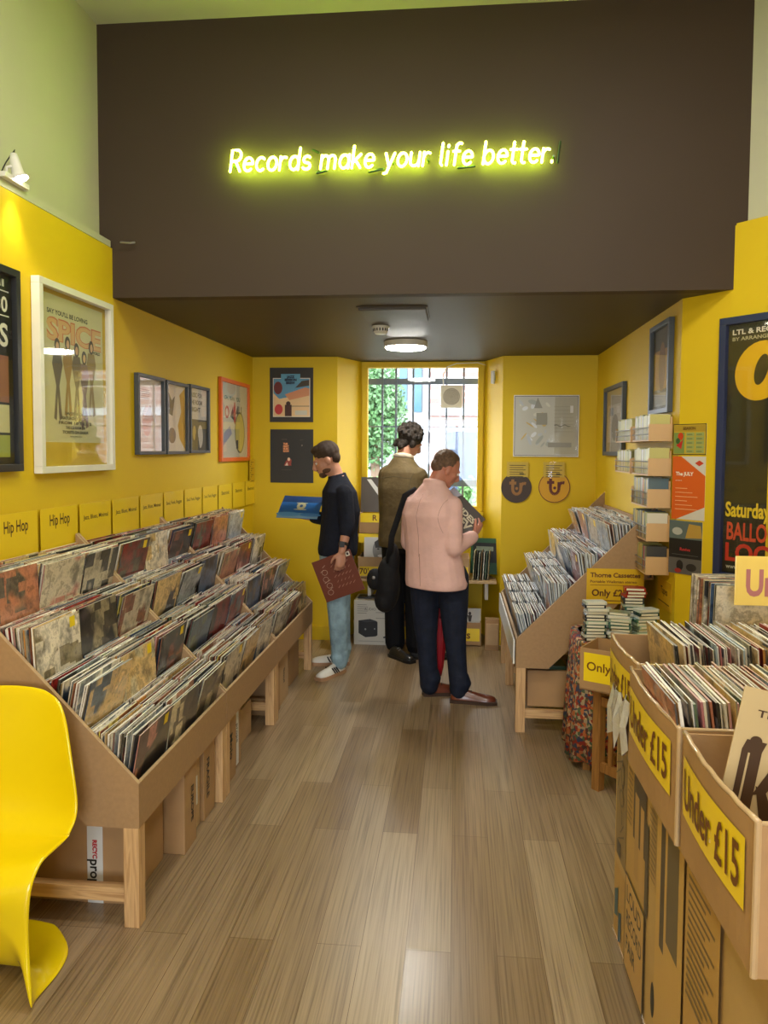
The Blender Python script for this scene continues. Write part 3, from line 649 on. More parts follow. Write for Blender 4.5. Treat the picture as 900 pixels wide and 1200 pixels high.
def art_black(A, w, h):
    A.rect(.03, .03, w-.03, h-.03, ink(20, 20, 20))
    A.rect(.06, h-.10, w-.05, h-.095, ink(210, 210, 205)); A.rect(.06, h-.20, w-.05, h-.195, ink(210, 210, 205))
    A.poly([(w-.13, h-.08), (w-.11, h-.03), (w-.10, h-.08)], ink(200, 200, 190)); A.rect(w-.095, h-.08, w-.08, h-.05, ink(200, 200, 190))
    A.text('LIVE 19:30', w-.06, h-.18, .06, ink(225, 222, 210), 'r', .002)
    A.text('SERIES', w-.06, h-.32, .09, ink(225, 222, 210), 'r', .003)
    A.rect(.06, h-.55, w-.06, h-.36, ink(140, 90, 70)); A.rect(.06, .16, w-.06, h-.56, ink(196, 190, 140)); A.ell(w-.2, .34, .07, .15, ink(90, 80, 60)); A.rect(.06, .06, w-.06, .15, ink(150, 160, 60))
lposter('black framed concert poster cut off by the left photo edge', 2.42, 3.018, 1.58, 2.414, art_black, frame=FRB, fw=.03, depth=.03)
def art_spice(A, w, h):
    A.rect(.03, .03, w-.03, h-.03, ink(190, 160, 20)); A.rect(.075, .14, w-.06, h-.05, ink(196, 192, 150)); T = ink(60, 60, 50)
    A.text("SAY YOU'LL BE LOVING", .11, h-.135, .02, T, 'l', .001, 0, .36)
    S = ink(205, 165, 110)
    A.text('SPICE', .105, h-.25, .095, ink(190, 110, 70), 'l', .007, 0, .50); A.text('SPICE', .105, h-.25, .092, S, 'l', .003, 0, .50)
    A.text('WORLD', w-.09, h-.275, .014, T, 'r', .001)
    fg = [(.19, .50), (.28, .52), (.36, .50), (.43, .47), (.50, .53)]
    for i, (x, z) in enumerate(fg):
        c = [ink(90, 85, 75), ink(150, 120, 60), ink(100, 90, 70), ink(120, 100, 90), ink(140, 120, 70)][i]; dk = ink(70, 62, 52)
        A.poly([(x-.035, z-.25), (x-.012, z-.1), (x-.045, z), (x-.03, z+.055), (x+.03, z+.055), (x+.045, z), (x+.014, z-.1), (x+.035, z-.25), (x+.01, z-.26), (x, z-.14), (x-.012, z-.26)], c)
        A.ell(x, z+.085, .024, .034, dk); A.ell(x+.002, z+.082, .013, .02, ink(200, 160, 120))
    for k, s_ in enumerate(('WITH DJS', 'SATURDAY NIGHT', 'FROM 10 TILL 2', 'THE SIDE ROOM BAR', 'TICKETS ON DOOR')): A.text(s_, w/2, .27-k*.022+.0, .013, T, 'c', .0006, 0, .18+.06*(k % 3))
    A.text('free entry before eleven', w/2, .165, .008, T, 'c')
lposter('white framed pale concert poster with five small figures under large lettering', 3.138, 3.82, 1.565, 2.426, art_spice, frame=FRW, fw=.03, depth=.04)
def art_a(A, w, h):
    A.rect(.02, .02, w-.02, h-.02, ink(214, 200, 184)); A.ell(w*.4, h*.42, .06, .09, ink(214, 170, 150)); A.poly([(.1, .2), (.2, .3), (.25, .2)], ink(190, 150, 130))
    for k in range(5): A.rect(.05, h-.09-k*.012, w*.5, h-.086-k*.012, ink(150, 130, 110))
def art_b(A, w, h):
    A.rect(.02, .02, w-.02, h-.02, ink(222, 212, 204)); A.poly([(.05, h-.05), (.12, h-.12), (.17, h-.09), (.13, h-.22), (.05, h-.2)], ink(70, 60, 60))
    A.poly([(w-.03, .03), (w-.03, h-.03), (w-.12, h-.08), (w-.09, h*.6), (w-.15, h*.4), (w-.12, .1)], ink(190, 140, 40)); A.ell(.12, .12, .06, .05, ink(130, 110, 100))
def art_c(A, w, h):
    A.rect(.02, .02, w-.02, h-.02, ink(206, 200, 190)); A.text('MARTIN PARR', .04, h-.09, .03, ink(50, 40, 30), 'l', .001, 0, w*.6) if False else A.text('MUSIC FOR', .04, h-.08, .03, ink(50, 40, 30), 'l', .001, 0, w*.6)
    A.text('THE ROOM', .04, h-.13, .03, ink(50, 40, 30), 'l', .001, 0, w*.6); A.text('NIGHT', .04, h-.18, .03, ink(50, 40, 30), 'l', .001, 0, w*.5)
    A.rect(.02, .02, w-.02, h*.5, ink(70, 62, 40)); A.ell(w*.6, h*.25, .05, .08, ink(200, 190, 170)); A.ell(w*.3, h*.3, .03, .05, ink(180, 150, 60)); A.poly([(.1, .02), (.16, .2), (.22, .02)], ink(20, 20, 20))
lposter('leftmost grey framed print in the row of three on left wall', 4.135, 4.515, 1.642, 2.11, art_a, frame=FRG, fw=.02, depth=.028)
lposter('middle grey framed print in the row of three on left wall', 4.54, 4.905, 1.642, 2.106, art_b, frame=FRG, fw=.02, depth=.028)
lposter('rightmost grey framed print with dark lower half, row of three', 4.935, 5.315, 1.648, 2.114, art_c, frame=FRG, fw=.02, depth=.028)
def art_o(A, w, h):
    A.rect(.03, .03, w-.03, h-.03, ink(210, 204, 180)); A.text('OH, YEAH, YOU', .12, h-.16, .03, ink(40, 90, 70), 'l', .001, R(8), .4)
    A.ell(.18, h*.6, .05, .05, ink(190, 70, 60)); A.ell(.18, h*.6, .03, .03, ink(210, 204, 180)); A.poly([(.26, h*.55), (.33, h*.68), (.36, h*.5)], ink(60, 70, 70)); A.text('4U', .4, h*.55, .09, ink(60, 60, 60), 'l', .003)
    A.ell(w*.68, h*.36, .13, .17, ink(90, 90, 60)); A.ell(w*.68, h*.36, .115, .155, ink(206, 190, 100)); A.ell(w*.5, h*.6, .03, .09, ink(180, 60, 50)); A.poly([(.08, .12), (.3, .22), (.25, .28), (.1, .22)], ink(150, 150, 170)); A.rect(w*.55, .1, w*.62, .17, ink(40, 40, 50))
lposter('orange framed cream print on the left wall near the back corner', 5.57, 6.31, 1.58, 2.225, art_o, frame=FRO, fw=.03, depth=.025)
def art_lines(A, w, h):
    for k in range(10): A.rect(.03, h-.03-k*.018, w-.03-.05*(k % 3), h-.024-k*.018, ink(110, 80, 20))
poster('small yellow sheet of printed lines beside the orange frame', (lx(6.37)+.012, 6.33, 1.39), LROT, .14, .2, art_lines, name='notice_sheet', cat='notice', paper=(205, 165, 20))

def art_bk(A, w, h):
    A.rect(.028, .045, w-.028, h-.09, ink(226, 214, 196)); x0, x1, z0, z1 = .034, w-.034, .051, h-.096
    A.rect(x0, z0+.15, x1, z1, ink(96, 150, 180)); A.rect(.10, h-.13, .10+.17, h-.055, ink(100, 160, 186))
    A.poly([(x0, z0), (x1, z0), (x1, z0+.22), (x0+.2, z0+.18), (x0+.05, z0+.15), (x0, z0+.2)], ink(226, 190, 140))
    A.ell(x0+.04, z1-.08, .038, .055, ink(110, 44, 40)); A.poly([(x0+.1, z0+.19), (x0+.28, z0+.25), (x1, z0+.24), (x1, z0+.18), (x0+.14, z0+.14)], ink(206, 140, 100)); A.poly([(x0+.19, z1-.08), (x0+.25, z1-.02), (x1, z1-.01), (x1, z1-.06)], ink(70, 60, 50))
    A.ell(x0+.045, z0+.06, .036, .045, ink(196, 60, 60)); A.rect(x0+.10, z0, x0+.16, z0+.10, ink(70, 40, 34)); A.ell(x0+.13, z0+.11, .02, .02, ink(60, 36, 30))
    A.rect(x0+.16, z0+.085, x1, z0+.09, ink(60, 60, 60)); A.rect(x0+.19, z0+.01, x1-.02, z0+.05, ink(200, 196, 180))
    for k, s_ in enumerate(('MILES', 'BITCHES', 'BREW') if False else ('JAZZ', 'SESSION', 'BREW')): A.text(s_, .185, h-.09-k*.026, .02, ink(30, 40, 60), 'c', .002)
def art_bk2(A, w, h):
    A.text('recordings', .10, h-.09, .008, ink(120, 100, 90), 'l'); A.text('side two', w-.09, h-.095, .006, ink(110, 100, 90), 'r')
    for k, s_ in enumerate(('THE', 'NIGHT', 'MUSIC', 'ROOM')): A.text(s_, .115, h-.135-k*.021, .016, ink(226, 150, 100), 'l', .0015, 0, .05 if k else .04)
    A.poly([(.12, .15), (.14, .19), (.15, .2), (.165, .22), (.19, .2), (.185, .16), (.19, .15)], ink(150, 60, 50)); A.ell(.165, .205, .012, .015, ink(226, 190, 160)); A.poly([(.13, .15), (.15, .18), (.16, .15)], ink(226, 200, 180))
    A.text('an evening of records', .10, .11, .007, ink(110, 90, 80), 'l'); A.ell(w-.10, h-.14, .006, .008, ink(120, 110, 100))
poster('charcoal poster with colourful collage album cover, upper on back wall', (-1.632, YB-.001, 1.915), 0, .385, .473, art_bk, paper=(50, 46, 42), name='poster')
poster('charcoal poster with small orange lettering, lower on back wall', (-1.628, YB-.001, 1.385), 0, .382, .467, art_bk2, paper=(44, 42, 40), name='poster')

def art_sq(A, w, h):
    A.rect(.012, .012, w-.012, h-.012, ink(196, 196, 186)); A.rect(w*.63, .02, w-.014, h-.014, ink(176, 172, 154))
    rd = random.Random(5)
    for k in range(26): A.ell(rd.uniform(.05, w*.55), rd.uniform(.06, h-.06), rd.uniform(.01, .05), rd.uniform(.005, .02), ink(*rd.choice([(222, 226, 230), (190, 196, 200), (204, 178, 110), (170, 176, 170), (214, 214, 200)])), rd.uniform(0, 3))
    A.poly([(.17, h-.11), (.2, h-.02), (.24, h-.11)], ink(150, 150, 140)); A.rect(.19, h-.25, .28, h-.15, ink(150, 148, 136)); A.rect(.29, .08, w-.06, .12, ink(150, 148, 138))
    for k in range(8): A.rect(w*.62, h-.10-k*.03, w-.05, h-.096-k*.03, ink(160, 156, 140))
    b_ = [(.34+i*.012, h*.5+.008*math.sin(i*1.1)) for i in range(12)]
    for i in range(11): A.poly([b_[i], b_[i+1], (b_[i+1][0], b_[i+1][1]+.005), (b_[i][0], b_[i][1]+.004)], ink(50, 50, 50))
    A.rect(w-.075, h-.15, w-.05, h-.09, ink(220, 218, 214))
poster('square pale silver print in thin white frame above the round logos', (.478, YB-.001, 1.628), 0, .545, .52, art_sq, frame=M('thin_white_frame', (.75, .73, .66), .3), fw=.008, depth=.012, name='framed_print', cat='print')
def logo(x, z, r, bgc, fg, ring, label):
    t = thing('logo_disc', label, 'sign', (x, YB-.001, z)); MB().tube([(0, 0, 0), (0, -.008, 0)], [r, r], 48, round_=False).build('disc', bgc, t)
    a = MB(); a.y0 = -.0086
    if ring: a.ell(0, 0, r, r, fg); a.ell(0, 0, r*.955, r*.955, bgc)
    k = r/.135; w_ = .021*k
    def stroke(pts):
        for i in range(len(pts)-1):
            p, q = Vector(pts[i]), Vector(pts[i+1]); n_ = (q-p).normalized(); n_ = Vector((-n_.y, n_.x))*w_/1.0*.62
            a.poly([p-n_, q-n_, q+n_, p+n_], fg)
    x0 = -.033*k
    stroke([(x0, .075*k), (x0, -.01*k)]+[(x0*-0+ (x0+.036*k)+.036*k*math.cos(R(t_)), -.012*k+.046*k*math.sin(R(t_))) for t_ in range(180, 361, 15)]+[(x0+.072*k, .045*k)])
    stroke([(x0-.03*k, .042*k), (x0+.032*k, .042*k)])
    stroke([(x0+.072*k, .0), (x0+.078*k, .03*k), (x0+.1*k, .042*k), (x0+.118*k, .038*k)])
    a.ell(x0+.036*k, -.006*k, .013*k, .013*k, fg); a.build('lettering', None, t)
    return t
DBR = ink(62, 44, 30)
logo(.51, 1.362, .128, DBR, ink(150, 104, 48), False, 'dark brown round logo disc with tan tr lettering')
logo(.828, 1.37, .132, ink(214, 160, 16), ink(96, 34, 14), True, 'yellow round logo disc with brown ring and tr lettering')
def art_note(A, w, h):
    for k in range(6): A.rect(.02, h-.03-k*.019, w-.02-.02*(k % 2), h-.024-k*.019, ink(70, 60, 20))
    A.rect(w*.6, .018, w*.8, .032, ink(60, 50, 20))
for x, l in ((.43, 'printed price sheet in plastic above the dark brown logo disc'), (.735, 'printed price sheet in plastic above the yellow logo disc')):
    t = poster(l, (x, YB-.012, 1.455), 0, .175, .125, art_note, name='price_sheet', cat='notice', paper=(206, 176, 60))
    MB().box(-.008, .183, -.0062, -.0052, -.008, .133).build('plastic_sleeve', GLASS, t)

def art_r1(A, w, h):
    A.rect(.03, .03, w-.03, h-.03, ink(150, 140, 120)); A.rect(.08, .1, w-.08, h-.14, ink(190, 184, 172)); A.rect(.14, h-.22, .28, h-.16, ink(120, 130, 150)); A.ell(w/2, h*.4, .12, .1, ink(120, 110, 100)); A.text('LIVE', w/2, .12, .03, INK, 'c')
def art_r2(A, w, h):
    A.rect(.02, .02, w-.02, h-.02, ink(90, 86, 60)); A.rect(.05, .14, w-.05, h-.15, ink(196, 150, 60)); A.ell(w/2, h*.52, .07, .14, ink(150, 110, 50)); A.rect(.06, .045, w-.06, .12, ink(176, 170, 150))
poster('black framed print on right wall above the cassette racks, farther one', (XR-.001, 6.05, 1.645), R(-90), .68, .52, art_r1, frame=FRG, fw=.03, depth=.03)
poster('tall black framed print on right wall, nearer the camera', (XR-.001, 4.665, 1.895), R(-90), .42, .515, art_r2, frame=FRG, fw=.028, depth=.03)

# angled right wall
AR = math.atan2(-.7594, .6506)
def aw(s_, z, off=.001): p = t0+td*s_-tn*off; return (p.x, p.y, z)
def art_cal(A, w, h):
    A.rect(.0, .0, w, h, ink(30, 34, 20)); A.rect(.004, .004, w-.004, h-.004, ink(190, 160, 40)); A.rect(.006, .006, .068, h-.045, ink(120, 140, 70)); A.rect(.006, h-.04, w-.006, h-.008, ink(170, 140, 40))
    A.ell(.045, h*.6, .016, .02, ink(190, 60, 20)); A.poly([(.02, .05), (.06, .08), (.05, .03)], ink(180, 40, 30)); A.ell(.03, h*.45, .012, .016, ink(60, 90, 40))
    for i in range(2):
        for j in range(5): A.rect(.078+i*.055, .01+j*.022, .078+i*.055+.048, .029+j*.022, ink(150, 160, 90)); A.rect(.084+i*.055, .017+j*.022, .084+i*.055+.03, .02+j*.022, ink(50, 60, 30))
    A.text('SEASON', w/2, h-.03, .014, ink(90, 60, 20), 'c', .0005)
poster('small green and yellow grid poster at top of angled wall', aw(-.032, 1.662), AR, .192, .162, art_cal, name='poster')
def art_or(A, w, h):
    A.rect(0, 0, w, h, ink(206, 90, 22)); A.poly([(.05, h), (w, h), (w, h-.1)], ink(204, 198, 184)); A.poly([(.03, 0), (w, 0), (w, .07)], ink(204, 198, 184))
    A.poly([(w-.06, h-.035), (w-.035, h-.02), (w-.01, h-.035), (w-.035, h-.05)], ink(190, 60, 30))
    A.text('The JULY', .02, h-.10, .018, ink(232, 220, 200), 'l', .001); A.text('sessions', .02, h-.13, .008, ink(232, 210, 190), 'l')
    for k in range(6): A.rect(.02, h-.17-k*.022, .09+.03*(k % 3), h-.166-k*.022, ink(226, 160, 110))
poster('orange poster with white corners in the middle of the angled wall', aw(-.03, 1.322), AR, .19, .332, art_or, name='poster')
def art_dk(A, w, h):
    A.rect(0, 0, w, h, ink(24, 22, 22)); A.rect(0, h*.66, w, h, ink(86, 98, 96)); A.poly([(w*.5, h*.68), (w*.6, h*.95), (w*.95, h*.93), (w, h*.7)], ink(176, 140, 60)); A.ell(w*.25, h*.8, .03, .02, ink(170, 170, 160))
    A.text('Revive', w/2, h*.44, .016, ink(190, 50, 50), 'c', .0005); A.rect(.02, h*.36, w-.02, h*.365, ink(120, 120, 120)); A.rect(0, 0, w, h*.3, ink(90, 86, 84)); A.ell(w*.35, h*.16, .02, .028, ink(30, 26, 26)); A.ell(w*.7, h*.14, .03, .02, ink(40, 36, 36)); A.ell(w*.3, h*.06, .02, .012, ink(150, 40, 36))
poster('dark poster with photo strips at the bottom of the angled wall', aw(-.04, 1.032), AR, .192, .282, art_dk, name='poster')
def art_blue(A, w, h):
    A.rect(.03, .03, w-.03, h-.03, ink(36, 32, 18)); x0 = .055
    A.text('LTL & REGULAR MUSIC', x0, h-.085, .024, ink(214, 206, 190), 'l', .001, 0, .44); A.text('BY ARRANGEMENT WITH', x0, h-.115, .017, ink(170, 160, 130), 'l', .0006, 0, .36)
    A.ell(.20, h-.27, .125, .145, ink(214, 166, 14), R(-20)); A.ell(.205, h-.265, .032, .075, ink(40, 34, 16), R(-14)); A.ell(.50, h-.27, .11, .14, ink(214, 166, 14)); A.ell(.50, h-.27, .04, .08, ink(40, 34, 16))
    A.ell(w-.18, h*.52, .13, .2, ink(40, 90, 150)); A.poly([(w-.5, .34), (w-.36, .5), (w-.1, .6), (w-.04, .34)], ink(36, 110, 150)); A.ell(w-.19, h*.62, .06, .085, ink(190, 180, 150))
    A.text('Saturday 3', x0-.01, .32, .07, ink(222, 190, 40), 'l', .003, 0, .27); A.text('BALLOCH', x0, .205, .085, ink(200, 74, 40), 'l', .003, 0, .30); A.text('LOCH', x0-.005, .10, .085, ink(190, 50, 30), 'l', .004, 0, .30)
    A.text('LOMOND', .38, .10, .085, ink(190, 50, 30), 'l', .004, 0, .36); A.text('www.tickets', x0, .06, .02, ink(190, 186, 170), 'l', .0006)
poster('large navy framed concert poster with huge yellow O at right edge', aw(.232, 1.04), AR, .86, 1.30, art_blue, frame=FRN, fw=.035, depth=.035, mount=ink(30, 28, 18))

# cassette racks on the corner
CASC = [(196, 190, 120), (170, 176, 120), (120, 120, 70), (210, 206, 190), (90, 110, 120), (190, 60, 50), (60, 60, 60), (130, 150, 160), (200, 170, 60)]
def rack(y0_, y1_, z0, z1, label, pal, seed, x=None):
    rd = random.Random(seed); L = y0_-y1_; hgt = z1-z0
    t = thing('cassette_rack', label, 'cassette rack', (XR-.004, y0_, z0), R(-90)); dp = .125
    MB().box(0, L, -dp, 0, 0, .008).box(0, .008, -dp, 0, .008, hgt*.62).box(L-.008, L, -dp, 0, .008, hgt*.62).box(.008, L-.008, -.008, 0, .008, hgt*.9).build('wooden_tray', M('rack_plywood', (.60, .38, .18), .55), t)
    MB().box(.008, L-.008, -dp, -dp+.003, .008, hgt*.5).build('clear_front', GLASS, t)
    b = MB()
    for z in (hgt*.26, hgt*.5): b.tube([(0, -dp-.002, z), (L, -dp-.002, z)], .003, 6)
    b.build('wire_bar', METG, t)
    n = int((L-.02)/.018)
    for i in range(n):
        c = rd.choice(pal); hh = hgt*rd.uniform(.86, .95)
        o = MB().bev(0, .0155, -.075, .035, 0, hh, .001).build('cassette', ink(*c, .25)); p = Vector((XR-.004-.04, y0_-.012-.018*i, z0+.009)); place(o, p, (0, 0, R(-90)))
        tag(o, 'cassette case standing upright in the '+label.replace('wooden cassette rack ', 'rack '), 'cassette', 'cassettes in the '+label)
zz = [(1.735, 1.885), (1.545, 1.70), (1.37, 1.535), (1.185, 1.345), (1.0, 1.16)]
p1_, p2_ = [CASC[i] for i in (0, 0, 1, 2, 3, 0)], CASC
for k, (a, c) in enumerate(zz):
    rack(4.60, 4.225, a, c, 'wooden cassette rack, %s of the column on right wall' % ['topmost', 'second', 'third', 'fourth', 'lowest'][k], p1_ if k < 2 else CASC, 30+k)
rack(5.08, 4.66, 1.735, 1.88, 'wooden cassette rack left of the topmost one', p1_, 41)
rack(5.08, 4.66, 1.545, 1.69, 'wooden cassette rack left of the second one', p1_, 42)
poster('yellow card with small print below the lowest cassette rack', (XR-.001, 4.45, .80), R(-90), .28, .16, lambda A, w, h: [A.text('Tapes', w/2, .08, .04, BRI, 'c', .001), A.rect(.03, .03, w-.03, .035, BRI)], name='price_card', cat='sign', paper=(214, 170, 20))

# ------------------------------------------------------------------ yellow cantilever chair
def make_chair():
    cx = -1.503; N = 24; T = [2*i/N-1 for i in range(N+1)]
    t = thing('cantilever_chair', 'glossy yellow moulded plastic cantilever chair in front of the nearest bin', 'chair', (cx, 2.2, 0))
    rows = []
    back = [(.862, .09, 2.408), (.858, .135, 2.404), (.845, .165, 2.40), (.81, .19, 2.395), (.765, .212, 2.388), (.70, .232, 2.378), (.62, .252, 2.368), (.54, .266, 2.362), (.475, .274, 2.355), (.43, .273, 2.335), (.405, .270, 2.30)]
    for i, (z, hw, y) in enumerate(back):
        k = min(1, i/6); rows.append([(cx+hw*u, y-.045*abs(u)**2.5*k, z-(.012*u*u if i < 3 else 0)+.028*abs(u)**3*max(0, min(1, (i-6)/4))) for u in T])
    for y, z, hw in ((2.26, .395, .268), (2.20, .396, .267), (2.14, .400, .268), (2.095, .398, .262), (2.062, .378, .256), (2.045, .345, .254)):
        rows.append([(cx+hw*u, y+.015*abs(u)**3, z+.028*abs(u)**3*(1 if z > .385 else .3)) for u in T])
    zb = lambda u: .245*(max(0, 1-abs(u)**6))**.7
    for k in (.25, .5, .75, 1.0):
        r = []
        for u in T:
            z = .345+(zb(u)-.345)*k; hw = .254+(.020 if z < .12 else 0)*(1-z/.12) ; y = 2.045+.02*math.sin(math.pi*min(1, (.345-z)/.345))-.022*max(0, (.12-z)/.12)
            r.append((cx+(hw-.010*math.sin(math.pi*min(1, (.345-z)/.3)))*u, y, max(z, .006)))
        rows.append(r)
    base = rows[-1]
    for dy, kz, kx in ((.035, .62, .93), (.075, .33, .93), (.12, .13, .94), (.17, .03, .95), (.23, 0, .93), (.29, 0, .86), (.335, 0, .72), (.36, 0, .52)):
        rows.append([(cx+(p[0]-cx)*kx, p[1]+dy+.03*(1-abs(u)**2)*(dy/.36), max(.006, p[2]*kz)) for p, u in zip(base, T)])
    b = MB(); b.rings([[Vector(p)-Vector((cx, 2.2, 0)) for p in r] for r in rows], closed=False, cap=False)
    o = b.build('shell', PLASY, t, smooth=True)
    sd = o.modifiers.new('thick', 'SOLIDIFY'); sd.thickness = .013; sd.offset = 0
    bv = o.modifiers.new('sub', 'SUBSURF'); bv.levels = 1; bv.render_levels = 2
make_chair()

# ------------------------------------------------------------------ counter of boxes on the right
def printed(A, rects):
    for q in rects: A.rect(*q[:4], ink(*q[4]))
ct = thing('cardboard_counter', 'large cardboard-clad counter with faded printing holding the Under £15 boxes', 'counter', (.565, 2.62, 0))
PC = M('golden_cardboard', (.50, .33, .13), .6, var=.08, vscale=7, bump=.05, bscale=50)
MB().bev(0, 1.0, -2.15, 0, 0, .775, .004).build('body', PC, ct)
A = MB(); A.y0 = -.001
G1, G2, G3 = (100, 84, 56), (146, 116, 66), (190, 150, 80)
Lc = 2.15                                    # local x runs toward the viewer along the aisle face
A.rect(.02, .30, .17, .74, ink(140, 116, 74)); A.rect(.02, .01, .17, .27, ink(184, 144, 72))
for k in range(9): a = k*.7; A.poly([(.05+.05*math.sin(a), .36+k*.035), (.06+.05*math.sin(a), .362+k*.035), (.1+.04*math.cos(a), .40+k*.035), (.095+.04*math.cos(a), .405+k*.035)], ink(*G1))
A.ell(.11, .60, .022, .045, ink(96, 80, 56)); A.ell(.11, .602, .014, .032, ink(140, 116, 74)); A.ell(.10, .52, .03, .03, ink(104, 88, 60)); A.ell(.10, .52, .022, .022, ink(140, 116, 74)); A.rect(.05, .31, .1, .36, ink(80, 70, 52))
A.poly([(.03, .17), (.08, .2), (.08, .1), (.03, .08)], ink(60, 90, 96)); A.poly([(.09, .12), (.13, .14), (.13, .04), (.09, .02)], ink(50, 80, 92))
A.rect(.19, .01, .42, .76, ink(186, 148, 80)); A.rect(.27, .48, .42, .70, ink(88, 74, 52)); A.rect(.29, .37, .34, .63, ink(176, 140, 80)); A.rect(.36, .36, .40, .62, ink(190, 150, 88)); A.rect(.42, .33, .455, .60, ink(90, 78, 56))
for k in range(14): A.rect(.20+.004*(k % 2), .74-k*.018, .26, .746-k*.018, ink(140, 114, 66)); A.rect(.47, .70-k*.017, .54, .706-k*.017, ink(140, 114, 66))
A.rect(.20, .02, .44, .33, ink(70, 66, 52)); A.rect(.206, .026, .434, .324, ink(192, 152, 82))
A.text('LOUD', .225, .25, .05, ink(66, 62, 52), 'l', .001, 0, .18); A.text('RECORD', .225, .17, .05, ink(66, 62, 52), 'l', .001, 0, .19); A.text('FAIR', .225, .09, .05, ink(66, 62, 52), 'l', .001, 0, .12)
A.rect(.56, .01, .80, .76, ink(196, 158, 86)); A.rect(.60, .35, .64, .72, ink(84, 72, 52)); A.rect(.66, .40, .76, .70, ink(104, 90, 60)); A.ell(.55, .16, .02, .05, ink(40, 36, 30)); A.rect(.82, .02, 1.05, .74, ink(186, 146, 76))
for k in range(16): A.rect(.84, .70-k*.02, 1.02-.03*(k % 3), .708-k*.02, ink(120, 98, 60))
o = A.build('printed_sheets', None, ct); o.rotation_euler = (0, 0, R(-90))
o = MB().box(-.003, .0, -2.15, 0, .01, .02).build('base_tape', TAPE, ct)

LABL = ink(112, 66, 12)
def price_box(x0, x1, y0, y1, z0, z1, label, ragged, bulge=.012):
    """open corrugated box, wall bulging toward the aisle, yellow Under £15 label on the aisle face"""
    t = thing('record_box', label, 'box', (x0, y1, z0)); L = y1-y0; Wd = x1-x0; h = z1-z0; n = 12
    b = MB(); tk = .007
    outer, inner = [], []
    for i in range(n+1):
        y = -L*i/n; bx = -bulge*math.sin(math.pi*i/n); wob = .0018*math.sin(i*2.3+ragged)
        outer.append((bx, y, h+wob)); inner.append((bx+tk, y, h+wob))
    rows = [[(p[0]*.1, p[1], 0) for p in outer], [(p[0]*.8, p[1], h*.5) for p in outer], [p for p in outer], [p for p in inner], [(p[0], p[1], h*.5) for p in inner], [(tk, p[1], .01) for p in inner]]
    b.rings(rows, closed=False, cap=False)
    b.box(.003, Wd-tk, -L+tk, -tk, 0, .008); b.box(Wd-tk, Wd, -L+tk, -tk, 0, h); b.box(0, Wd, -L, -L+tk, 0, h-.002); b.box(0, Wd, -tk, 0, 0, h-.002)
    b.build('body', CARD, t, fix=True)
    e = MB(); e.tube([(p[0]+tk/2, p[1], p[2]) for p in outer], .0055, 8); e.tube([(0, -L+tk/2, h-.002), (Wd, -L+tk/2, h-.002)], .0045, 8); e.build('taped_rim', TAPE, t, smooth=True)
    MB().tube([(.004, -L+.004, .0), (.004, -L+.004, h)], .0065, 8).build('corner_crease', TAPE, t)
    # label follows the wall
    z_0, z_1 = h*.36, h*.84; b = MB(); r0_, r1_ = [], []
    for i in range(n+1):
        f = .06+.86*i/n; y = -L*f; bx = -bulge*math.sin(math.pi*f)-.0022; r0_.append((bx*.8-.0008, y, z_0)); r1_.append((bx-.0008, y, z_1))
    b.rings([r0_, r1_], closed=False, cap=False); b.build('label', YCARD, t)
    vs, fs = to_bm_text('Under £15', .118, .002); xs = [v.x for v in vs]; mn, mx = min(xs), max(xs); k = (L*.78)/(mx-mn)
    q = []
    for v in vs:
        s_ = (v.x-mn)*k+L*.10; f = s_/L; zt = z_0+.028+v.y*.95*(h/.26); bx = -bulge*math.sin(math.pi*f)*(.8+.2*(zt-z_0)/(z_1-z_0)); q.append((bx-.005, -s_, zt))
    MB().add(q, fs).build('lettering', LABL, t)
    return t
price_box(.515, .96, 1.30, 1.715, .776, 1.05, 'open cardboard box with yellow Under £15 label, nearest the viewer', 0)
price_box(.510, 1.0, 1.735, 2.215, .776, 1.05, 'cardboard box with yellow Under £15 label, middle of the three', 2)
price_box(.535, 1.1, 2.235, 2.615, .776, 1.055, 'cardboard box with torn plastic and Under £15 label, farthest of the three', 4)
b = MB(); rd = random.Random(2); top = [(-.006-.01*math.sin(i*1.7), 2.24+.037*i, .93+.01*math.sin(i)) for i in range(8)]
bot = [(-.012-.012*math.sin(i*2.1), 2.24+.037*i, .93-.10-.09*abs(math.sin(i*1.9+.4))) for i in range(8)]
b.rings([[(p[0]+.527, p[1], p[2]) for p in top], [((p[0]+q[0])/2+.515, p[1], (p[2]+q[2])/2) for p, q in zip(top, bot)], [(p[0]+.527, p[1], p[2]) for p in bot]], closed=False, cap=False)
o = b.build('torn_plastic', M('crumpled_plastic', (.55, .53, .5), .12, coat=.8, bump=.6, bscale=30)); so = o.modifiers.new('s', 'SOLIDIFY'); so.thickness = .001
tag(o, 'torn crumpled clear plastic hanging off the farthest Under £15 box', 'plastic')

WARM2 = WARM+[(235, 228, 210), (220, 205, 180), (190, 120, 120), (230, 225, 215)]
stack(.548, .0088, 50, 1.905, .80, 9, 1, WARM2, 'the middle Under £15 box', None, -1, ((70, 62, 56), 'torn dark photo'))
stack(.675, .0088, 46, 2.40, .80, 8, 1, WARM2+[(170, 190, 200)]*5, 'the farthest Under £15 box', None, -1, ((150, 135, 110), 'white and red'))
